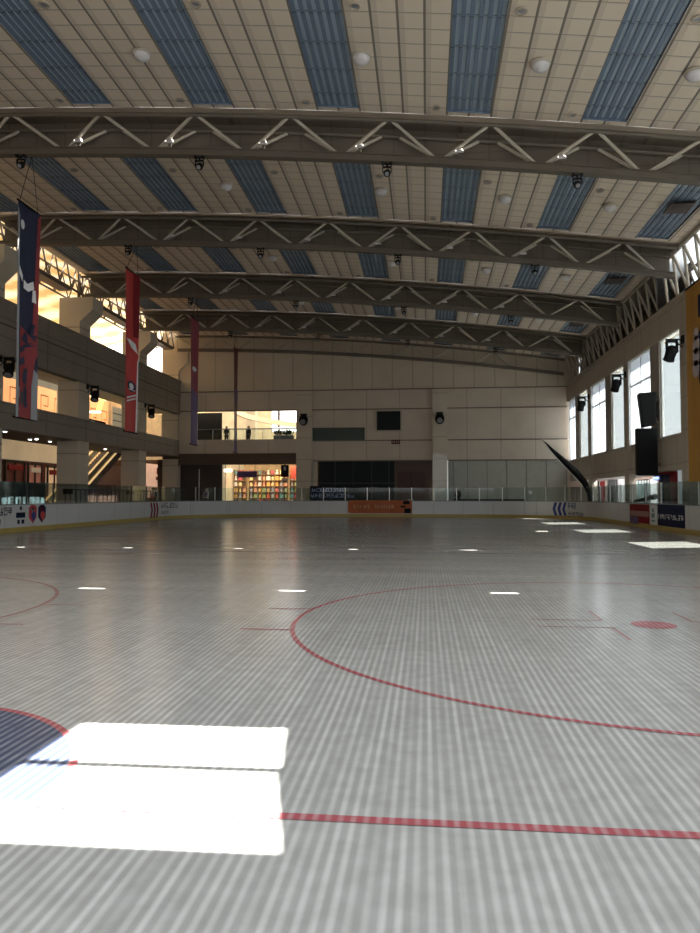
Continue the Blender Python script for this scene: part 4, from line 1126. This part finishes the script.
# yellow wall hanging at the right edge
Xb = 12.0
ya = P(687.5, 400, X=Xb).y
yh = empty('yellow_banner', (Xb, ya-1.5, 2.5), 'tall amber yellow hanging with black and white discs at the right edge', 'banner')
m = MB(); n = 8; yB = ya-3.6; zT, zB = 11.3, P(690, 482, X=Xb).z
for i in range(n):
    u0 = ya+(yB-ya)*i/n; u1 = ya+(yB-ya)*(i+1)/n; g = lambda y: Xb+.03*math.sin(y*3)
    m.quad((g(u0), u0, zB), (g(u1), u1, zB), (g(u1), u1, zT), (g(u0), u0, zT))
m.build('cloth', mat('amber_cloth', (.42, .22, .04), rough=.7), yh)
m = MB(); m.tube((Xb, ya+.1, zT), (Xb, yB-.1, zT), .05); m.build('top_rod', M_black, yh)
m = MB()
for y in (ya-.2, yB+.2): m.tube((Xb, y, zT), (XR+.1, y, zT), .02)
m.build('hanger', M_black, yh)
def disc(mb, X, y, z, r, n=16): mb.add([(X, y+r*math.cos(2*PI*i/n), z+r*math.sin(2*PI*i/n)) for i in range(n)], [tuple(range(n))])
m = MB()
for pyy, rr in ((345, .42), (357, .42), (369, .40), (334, .3)): q = P(695.5, pyy, X=Xb-.05); disc(m, Xb-.05, q.y-.05, q.z, rr)
m.build('white_disc', mat('pale_print', (.45, .40, .42)), yh)
m = MB()
for pyy, rr in ((339, .5), (352, .55), (364, .5), (377, .35)): q = P(701, pyy, X=Xb-.045); disc(m, Xb-.045, q.y-.1, q.z, rr)
q = P(700, 305, X=Xb-.05); m.box(Xb-.05, Xb-.045, q.y-.9, q.y+.25, q.z-.5, q.z+.5)
m.build('dark_disc', M_navy, yh)

# curved dark blade at the far right corner
pts = [(590.5, 503, 12.25, 55.5), (589, 492, 12.15, 55.6), (584, 482, 11.9, 55.8), (575, 472, None, 56.1), (563, 460.5, None, 56.4), (551, 449, None, 56.7), (543, 440, None, 57.0)]
cl = [P(a, b, Y=d) for a, b, c, d in pts]
base = Vector((cl[0].x+.05, cl[0].y, 0)); cl = [base, base.lerp(cl[0], .5)]+cl
wd = [.30, .32, .34, .42, .52, .56, .46, .26, .03]
bl = empty('feather_blade', base, 'tall dark curved tapering blade leaning over the far right corner boards', 'sculpture')
m = MB(); vs = []; fs = []
for i, (c, w) in enumerate(zip(cl, wd)):
    t = (cl[min(i+1, len(cl)-1)]-cl[max(i-1, 0)]).normalized(); nrm = t.cross(Vector((0, 1, 0))).normalized()
    vs += [c+nrm*w*.5, c+Vector((0, .09, 0)), c-nrm*w*.5, c-Vector((0, .09, 0))]
for i in range(len(cl)-1):
    for k in range(4): fs.append((i*4+k, i*4+(k+1) % 4, i*4+4+(k+1) % 4, i*4+4+k))
fs += [(0, 1, 2, 3)]; m.add(vs, fs); m.build('blade', M_black, bl, smooth=True)
m = MB(); m.path([vs[i*4]+Vector((0, -.02, 0)) if True else 0 for i in range(2, len(cl))], .03, 6); m.build('edge_trim', M_alu, bl)
m = MB(); m.box(base.x-.5, base.x+.25, base.y-.3, base.y+.3, 0, .12); m.build('foot', M_black, bl)

# things behind the far boards: low dark bench line, potted plants
r = empty('bench', (4, FY-2.5, 0), 'long low dark bench behind the right half of the far boards', 'bench')
m = MB(); m.box(2.4, 8.5, FY-2.8, FY-2.3, 1.35, 1.5); m.build('seat', M_black, r)
for x in (2.6, 4.5, 6.5, 8.3): m = MB(); m.box(x-.06, x+.06, FY-2.75, FY-2.35, 0, 1.4); m.build('leg', M_black, r)
r = empty('stage_lamp', (2.6, FY-2.9, 1.5), 'small black lamp on the left end of the bench by the pilaster', 'lamp')
m = MB(); m.box(2.45, 2.95, FY-3.0, FY-2.6, 1.5, 1.6); m.build('base', M_black, r)
m = MB(); m.lathe((2.75, FY-2.8, 1.6), [(.2, 0), (.3, .15), (.26, .55), (.1, .7)], n=12); m.build('head', M_black, r)
a = P(530, 492.5, Y=63)
r = empty('round_lamp', (a.x, 63, 0), 'pale round lamp on a post behind the far boards', 'lamp')
m = MB(); m.ball(a, .16); m.build('globe', M_lampw, r, smooth=True)
m = MB(); m.tube((a.x, 63, 0), (a.x, 63, a.z-.12), .035); m.build('post', M_grey, r)

# ------------------------------------------------------------------ hanging banners on the left
def banner(px0, px1, Y, pyt, pyb, label, bm_, art):
    X = -15.4
    y0, y1 = P(px0, 300, X=X).y, P(px1, 300, X=X).y
    pxm = (px0+px1)/2
    zt, zb_ = P(pxm, pyt, X=X).z, P(pxm, pyb, X=X).z
    r = empty('hanging_banner', (X, (y0+y1)/2, zb_), label, 'banner', 'vertical banners hanging on the left')
    g = lambda y, z: X+.05*math.sin((y-y0)*2.6+z*.25)
    m = MB(); ny, nz = 6, 14
    for i in range(ny):
        for j in range(nz):
            ya_, yb__ = y0+(y1-y0)*i/ny, y0+(y1-y0)*(i+1)/ny; za, zb2 = zb_+(zt-zb_)*j/nz, zb_+(zt-zb_)*(j+1)/nz
            m.quad((g(ya_, za), ya_, za), (g(yb__, za), yb__, za), (g(yb__, zb2), yb__, zb2), (g(ya_, zb2), ya_, zb2))
    m.build('cloth', bm_, r, smooth=True)
    for z, nm in ((zt, 'top_rod'), (zb_, 'bottom_rod')): m = MB(); m.tube((X, y0-.05, z), (X, y1+.05, z), .04); m.build(nm, M_black, r)
    m = MB(); ym = (y0+y1)/2; Tn = min(TR, key=lambda t: abs(t-ym))
    for y in (y0+.1, y1-.1): m.tube((X, y, zt), (X, Tn, zb(X)-.2), .012, 5)
    m.build('cord', M_black, r)
    # art: list of (material, name, polygons in 0..1 coordinates)
    for k_, (mt, nm, polys) in enumerate(art):
        m = MB()
        for pl_ in polys:
            # cut polygons into cloth space
            m.add([(g(y0+(y1-y0)*u, zb_+(zt-zb_)*v)+.02+.012*k_, y0+(y1-y0)*u, zb_+(zt-zb_)*v) for u, v in pl_], [tuple(range(len(pl_)))])
        m.build(nm, mt, r)
    return r
def circ(u, v, ru, rv, n=14): return [(u+ru*math.cos(2*PI*i/n), v+rv*math.sin(2*PI*i/n)) for i in range(n)]
M_bgrey = mat('banner_grey', (.30, .31, .33)); M_bred = mat('banner_red', (.27, .04, .045)); M_bnavy = mat('banner_navy', (.02, .026, .06)); M_bwht = mat('banner_white', (.75, .76, .78))
M_bteal = mat('banner_teal', (.03, .07, .08))
art1 = [(M_bgrey, 'grey_edge', [[(0, 0), (.12, 0), (.10, .93), (0, .98)]]),
        (M_bred, 'red_edge', [[(.76, .35), (1, .35), (1, 1), (.88, .97)]]),
        (M_bwht, 'white_print', [circ(.22, .90, .10, .022), [(.30, .605), (.55, .60), (.80, .625), (.76, .66), (.5, .635), (.30, .645)], [(.05, .66), (.22, .63), (.25, .66), (.06, .70)],
                                 [(.10, .03), (.45, .02), (.45, .05), (.12, .06)], [(.1, .09), (.2, .09), (.2, .14), (.1, .14)], [(.32, .09), (.44, .09), (.44, .14), (.32, .14)], [(.72, .56), (.9, .56), (.86, .62), (.74, .62)]]),
        (M_bred, 'red_ground', [[(.10, 0), (1, 0), (1, .36), (.55, .40), (.12, .42)]]),
        (M_bnavy, 'skate_shape', [[(.10, .295), (.55, .33), (.95, .32), (.95, .36), (.5, .36), (.1, .32)], [(.62, .20), (1, .16), (1, .30), (.75, .30)], [(.05, .235), (.4, .255), (.6, .29), (.45, .30), (.05, .26)], [(.45, .10), (.62, .10), (.7, .28), (.52, .26)], [(.3, .05), (.5, .05), (.5, .16), (.3, .14)]]),
        (M_bteal, 'teal_shape', [[(.5, .26), (.72, .25), (.74, .31), (.55, .32)], [(.15, .06), (.26, .06), (.26, .12), (.15, .12)]]),
        (M_bnavy, 'navy_print', [[(.12, .36), (.45, .34), (.8, .37), (.95, .41), (.6, .39), (.3, .40)], [(.2, .17), (.42, .15), (.48, .24), (.25, .22)], [(.55, .36), (.7, .36), (.85, .46), (.7, .45)]]),
        (M_bgrey, 'grey_shape', [[(.68, 0), (1, 0), (1, .22), (.8, .24), (.7, .16)]])]
banner(16.2, 37.8, 26.4, 206, 419, 'navy and red printed banner with white moon shape, nearest of the hanging banners', M_bnavy, art1)
art2 = [(M_bwht, 'white_print', [[(.05, .57), (.5, .53), (.95, .50), (.8, .56), (.4, .575)], [(.9, 0), (1, 0), (1, .48), (.92, .45)], [(.1, .20), (.9, .235), (.9, .245), (.1, .21)], [(.1, .18), (.9, .215), (.9, .225), (.1, .19)]]),
        (M_bnavy, 'emblem', [circ(.5, .285, .38, .035)]), (M_bwht, 'emblem_mark', [circ(.5, .285, .2, .02), [(.2, .26), (.8, .26), (.8, .265), (.2, .265)]]), (M_redd, 'fold_shade', [[(.6, .6), (.95, .6), (.95, 1), (.55, 1)]])]
banner(125.6, 138.6, 36.7, 272, 432.5, 'bright red banner with round dark emblem, second nearest of the hanging banners', M_red, art2)
art3 = [(M_purple, 'purple_ground', [[(0, 0), (1, 0), (1, .40), (0, .44)]]), (M_bwht, 'white_print', [circ(.5, .60, .3, .02), [(.2, .33), (.8, .33), (.8, .36), (.2, .36)]])]
banner(191.2, 198.6, 47.0, 319, 445, 'crimson and purple banner, third nearest of the hanging banners', mat('crimson', (.24, .04, .06)), art3)
art4 = [(M_purple, 'dark_hem', [[(0, 0), (1, 0), (1, .2), (0, .22)]]), (M_purple, 'dark_print', [[(0, .5), (1, .48), (1, .62), (0, .6)]])]
banner(234.4, 238.2, 57.0, 349, 453, 'narrow dark maroon banner, farthest of the hanging banners', mat('maroon', (.14, .03, .03)), art4)

# ------------------------------------------------------------------ people
def skin_mesh(name, verts, edges, radii, m, parent, levels=1, root=0):
    me = bpy.data.meshes.new(name); me.from_pydata(verts, edges, []); me.materials.append(m)
    o = bpy.data.objects.new(name, me); COL.objects.link(o); o.parent = parent
    sk = o.modifiers.new('skin', 'SKIN'); sk.use_smooth_shade = True
    for i, r in enumerate(radii):
        sv = me.skin_vertices[0].data[i]; sv.radius = (r, r); sv.use_root = (i == root)
    ss = o.modifiers.new('sub', 'SUBSURF'); ss.levels = levels; ss.render_levels = levels
    return o
def person(loc, rot, label, top, legs, hair, lean=0.0, arm=(.0, .0)):
    r = empty('person', (0, 0, 0), label, 'person')
    V = []; E = []; R = []
    def v(x, y, z, rad, prev=None):
        V.append((x, y+lean*max(0, z-.95), z)); R.append(rad)
        if prev is not None: E.append((prev, len(V)-1))
        return len(V)-1
    pel = v(0, 0, .95, .15); w = v(0, 0, 1.12, .135, pel); ch = v(0, 0, 1.33, .155, w); nk = v(0, 0, 1.48, .065, ch); n2 = v(0, .01, 1.55, .06, nk); hd = v(0, .025, 1.62, .088, n2); h2 = v(0, .02, 1.70, .085, hd); v(0, .01, 1.755, .05, h2)
    for sx in (-1, 1):
        h = v(sx*.10, 0, .90, .105, pel); k = v(sx*.11, .02, .49, .068, h); a = v(sx*.11, -.01, .10, .045, k); f = v(sx*.115, .06, .04, .042, a); v(sx*.12, .17, .03, .035, f)
        s = v(sx*.19, 0, 1.42, .065, ch); e = v(sx*.235, .02-arm[0]*.1, 1.14, .048, s)
        hz = 1.14-.24*(1-arm[1]); wr_ = v(sx*(.225-.05*arm[1]), .06+.22*arm[1], hz, .034, e)
        dirv = Vector((0, .35+.65*arm[1], -(1-.8*arm[1]))).normalized()
        b = Vector(V[wr_]); pm = v(*(b+dirv*.07), .034, wr_); V[-1] = tuple(b+dirv*.07)
        for q, ln_ in ((-.03, .062), (-.01, .075), (.011, .07), (.03, .054)):
            b0 = Vector(V[pm]); p1_ = b0+dirv*.03+Vector((q*.55, q*.4, 0)); i1 = v(*p1_, .0095, pm); V[-1] = tuple(p1_)
            p2_ = p1_+dirv*ln_*.6+Vector((-sx*.008, 0, 0)); i2 = v(*p2_, .009, i1); V[-1] = tuple(p2_)
            p3_ = p2_+(dirv+Vector((-sx*.4, 0, 0))).normalized()*ln_*.5; i3 = v(*p3_, .008, i2); V[-1] = tuple(p3_)
        pt = b+dirv*.035+Vector((-sx*.03, .03, 0)); it = v(*pt, .011, wr_); V[-1] = tuple(pt)
        pt2 = pt+dirv*.04+Vector((-sx*.008, .01, 0)); v(*pt2, .009, it); V[-1] = tuple(pt2)
    skin_mesh('body', V, E, R, M_skin, r, 1)
    ly = lambda z: lean*max(0, z-.95)
    Vt = [(0, ly(.92), .90), (0, ly(1.12), 1.12), (0, ly(1.33), 1.34), (0, ly(1.46), 1.46)]; Et = [(0, 1), (1, 2), (2, 3)]; Rt = [.175, .155, .175, .09]
    for sx in (-1, 1):
        b = len(Vt); e_ = (sx*.235, .02-arm[0]*.1+ly(1.14), 1.14); hz = 1.14-.22*(1-arm[1])
        Vt += [(sx*.19, ly(1.42), 1.42), e_, (sx*(.225-.05*arm[1]), .05+.20*arm[1]+ly(hz), hz)]; Rt += [.082, .066, .052]; Et += [(2, b), (b, b+1), (b+1, b+2)]
    skin_mesh('jacket', Vt, Et, Rt, top, r, 1)
    Vl = [(0, 0, .97)]; El = []; Rl = [.16]
    for sx in (-1, 1):
        b = len(Vl); Vl += [(sx*.10, 0, .88), (sx*.11, .02, .49), (sx*.11, -.01, .10)]; Rl += [.118, .084, .066]; El += [(0, b), (b, b+1), (b+1, b+2)]
    skin_mesh('trousers', Vl, El, Rl, legs, r, 1)
    y0_ = ly(1.7)
    m = MB(); m.ball((0, y0_-.015, 1.725), .102, .108, .085); m.ball((0, y0_-.05, 1.66), .095, .075, .10); m.build('hair', hair, r, smooth=True)
    m = MB()
    for sx in (-.034, .034): m.ball((sx, y0_+.098, 1.685), .012, .008, .009, 8, 6)
    m.build('eyes', M_black, r)
    m = MB(); m.ball((0, y0_+.108, 1.652), .013, .02, .022, 8, 6); m.build('nose', M_skin, r, smooth=True)
    m = MB(); m.ball((0, y0_+.098, 1.612), .026, .008, .007, 8, 6); m.build('mouth', M_redd, r, smooth=True)
    for sx in (-1, 1): m = MB(); m.ball((sx*.092, y0_+.01, 1.66), .012, .022, .032, 8, 6); m.build('ear', M_skin, r, smooth=True)
    for sx in (-1, 1):
        m = MB(); m.ball((sx*.117, .07, .045), .052, .145, .048, 12, 8); m.build('shoe', M_black, r, smooth=True)
    r.location = loc; r.rotation_euler = (0, 0, rot)
    return r
M_coat = mat('dark_coat', (.02, .02, .024)); M_jean = mat('dark_trousers', (.025, .03, .045)); M_hair = mat('black_hair', (.01, .009, .008)); M_coat2 = mat('grey_coat', (.06, .06, .07)); M_coat3 = mat('white_top', (.55, .55, .55)); M_coat4 = mat('purple_top', (.12, .07, .13))
gz = 6.6
m = MB(); m.box(XO0, XO1+.3, FY+.3, FY+3.0, 5.75, gz); m.build('gallery_step', M_cream, wf)
q = P(248.5, 434, Y=FY+.75); person((q.x, FY+.75, gz), PI*.9, 'person in a dark coat standing at the glass rail of the far gallery', M_coat, M_jean, M_hair)
q = P(226.5, 434, Y=FY+.75); person((q.x, FY+.75, gz), PI*1.05, 'person in dark clothes leaning on the rail at the left of the far gallery', M_coat2, M_jean, M_hair, lean=-.0, arm=(.3, .9))
q = P(206, 490, Y=63.2); person((q.x, 63.2, .7), PI*.95, 'person in a purple grey top standing behind the far boards beneath the gallery', M_coat4, M_jean, M_hair)
m = MB(); m.box(-22.5, -13, 62.3, 65.0, 0, .7); struct(m.build('floor_step', M_floor))
m = MB(); m.box(q.x-.62, q.x-.56, 63.0, 63.06, .7, 4.2); tag(m.build('white_pole', M_lampw), 'slim white pole beside the person behind the far boards', 'pole')
m = MB(); m.box(-22.7, -21.3, 49.2, 58.6, 0, .65); struct(m.build('floor_platform', M_floor))
q = P(153, 492, X=-22); person((-22, q.y, .65), PI*.75, 'person in a white top behind the boards right of the second left column', M_coat3, M_jean, M_hair)
q = P(158, 492, X=-22); person((-22.2, q.y, .65), PI*.8, 'person in a black coat standing beside the one in white', M_coat, M_jean, M_hair)

# ------------------------------------------------------------------ light
w = bpy.data.worlds.new('world'); scn.world = w; w.use_nodes = True
nt = w.node_tree; nt.nodes.clear()
o = nt.nodes.new('ShaderNodeOutputWorld'); b = nt.nodes.new('ShaderNodeBackground'); nt.links.new(b.outputs[0], o.inputs[0])
tc = nt.nodes.new('ShaderNodeTexCoord'); sx_ = nt.nodes.new('ShaderNodeSeparateXYZ'); nt.links.new(tc.outputs['Generated'], sx_.inputs[0])
f = ramp01(nt, sx_.outputs[2], 0, .5)
c = mix_c(nt, f, (1.0, 1.0, 1.0), (.74, .86, 1.0)); nt.links.new(c, b.inputs[0]); b.inputs[1].default_value = 1.8
def lamp(name, kind, loc, energy, color=(1, 1, 1), size=1, size_y=None, target=None, rot=None):
    l = bpy.data.lights.new(name, kind); l.energy = energy; l.color = color
    o = bpy.data.objects.new(name, l); COL.objects.link(o); o.location = loc
    if kind == 'AREA':
        l.shape = 'RECTANGLE'; l.size = size; l.size_y = size_y or size
    if kind == 'POINT': l.shadow_soft_size = size
    if target is not None: o.rotation_euler = (Vector(target)-Vector(loc)).to_track_quat('-Z', 'Y').to_euler()
    return o
sun = lamp('sun', 'SUN', (40, 20, 60), 48, (1, .95, .86)); sun.data.angle = math.radians(.25)
sun.rotation_euler = Vector((-.548, -.16, -1)).to_track_quat('-Z', 'Y').to_euler()
# area fills added under the roof to brighten the near ice and hall
lamp('near_fill', 'AREA', (1, 5.0, 13.0), 950, (1, .985, .95), 20, 9, (1, 4.5, 0))
lamp('mid_fill', 'AREA', (-3, 21, 13.0), 300, (1, .97, .92), 24, 5, (-3, 21, 0))
# area fills added in the mall, gallery and shop to brighten their walls
for Y in (40, 50, 60): lamp('mall_fill', 'AREA', (-31, Y, 9.3), 16, (1, .75, .45), 8, 2, (-36, Y, 9.0))
for Y in (44, 56, 68): lamp('shop_fill', 'AREA', (-29.6, Y, 5.4), 7, (1, .72, .45), 8, 2, (-32, Y, 2.0))
lamp('gallery_fill', 'AREA', (-14.5, 70, 10.2), 300, (1, .86, .62), 9, 4, (-16, 76, 7))
lamp('shop_fill_far', 'AREA', (-15.2, 68.2, 5.1), 260, (1, .78, .50), 6, 3, (-15.2, 70.5, 0))
for Y in (44, 50, 56, 61): lamp('aisle_fill', 'AREA', (12.95, Y, 2.9), 60, (1, .95, .90), 4.5, .5, (14.6, Y, 1.2))  # fills added out of sight to brighten the right aisle
for i, (y0, y1) in enumerate(RB):
    for a, bb in ((y0+.5, y0+3.8), (y0+5.35, y1-.5)):
        o = lamp('window_portal', 'AREA', (XR+.44, (a+bb)/2, 7.55), 1, size=5.2, size_y=bb-a, target=(0, (a+bb)/2, 7.55)); o.data.cycles.is_portal = True

scn.view_settings.view_transform = 'Standard'; scn.view_settings.look = 'None'
scn.view_settings.exposure = 0.12
scn.cycles.use_denoising = True
scn.cycles.max_bounces = 8; scn.cycles.diffuse_bounces = 5; scn.cycles.glossy_bounces = 3; scn.cycles.transparent_max_bounces = 10
scn.cycles.sample_clamp_indirect = 6
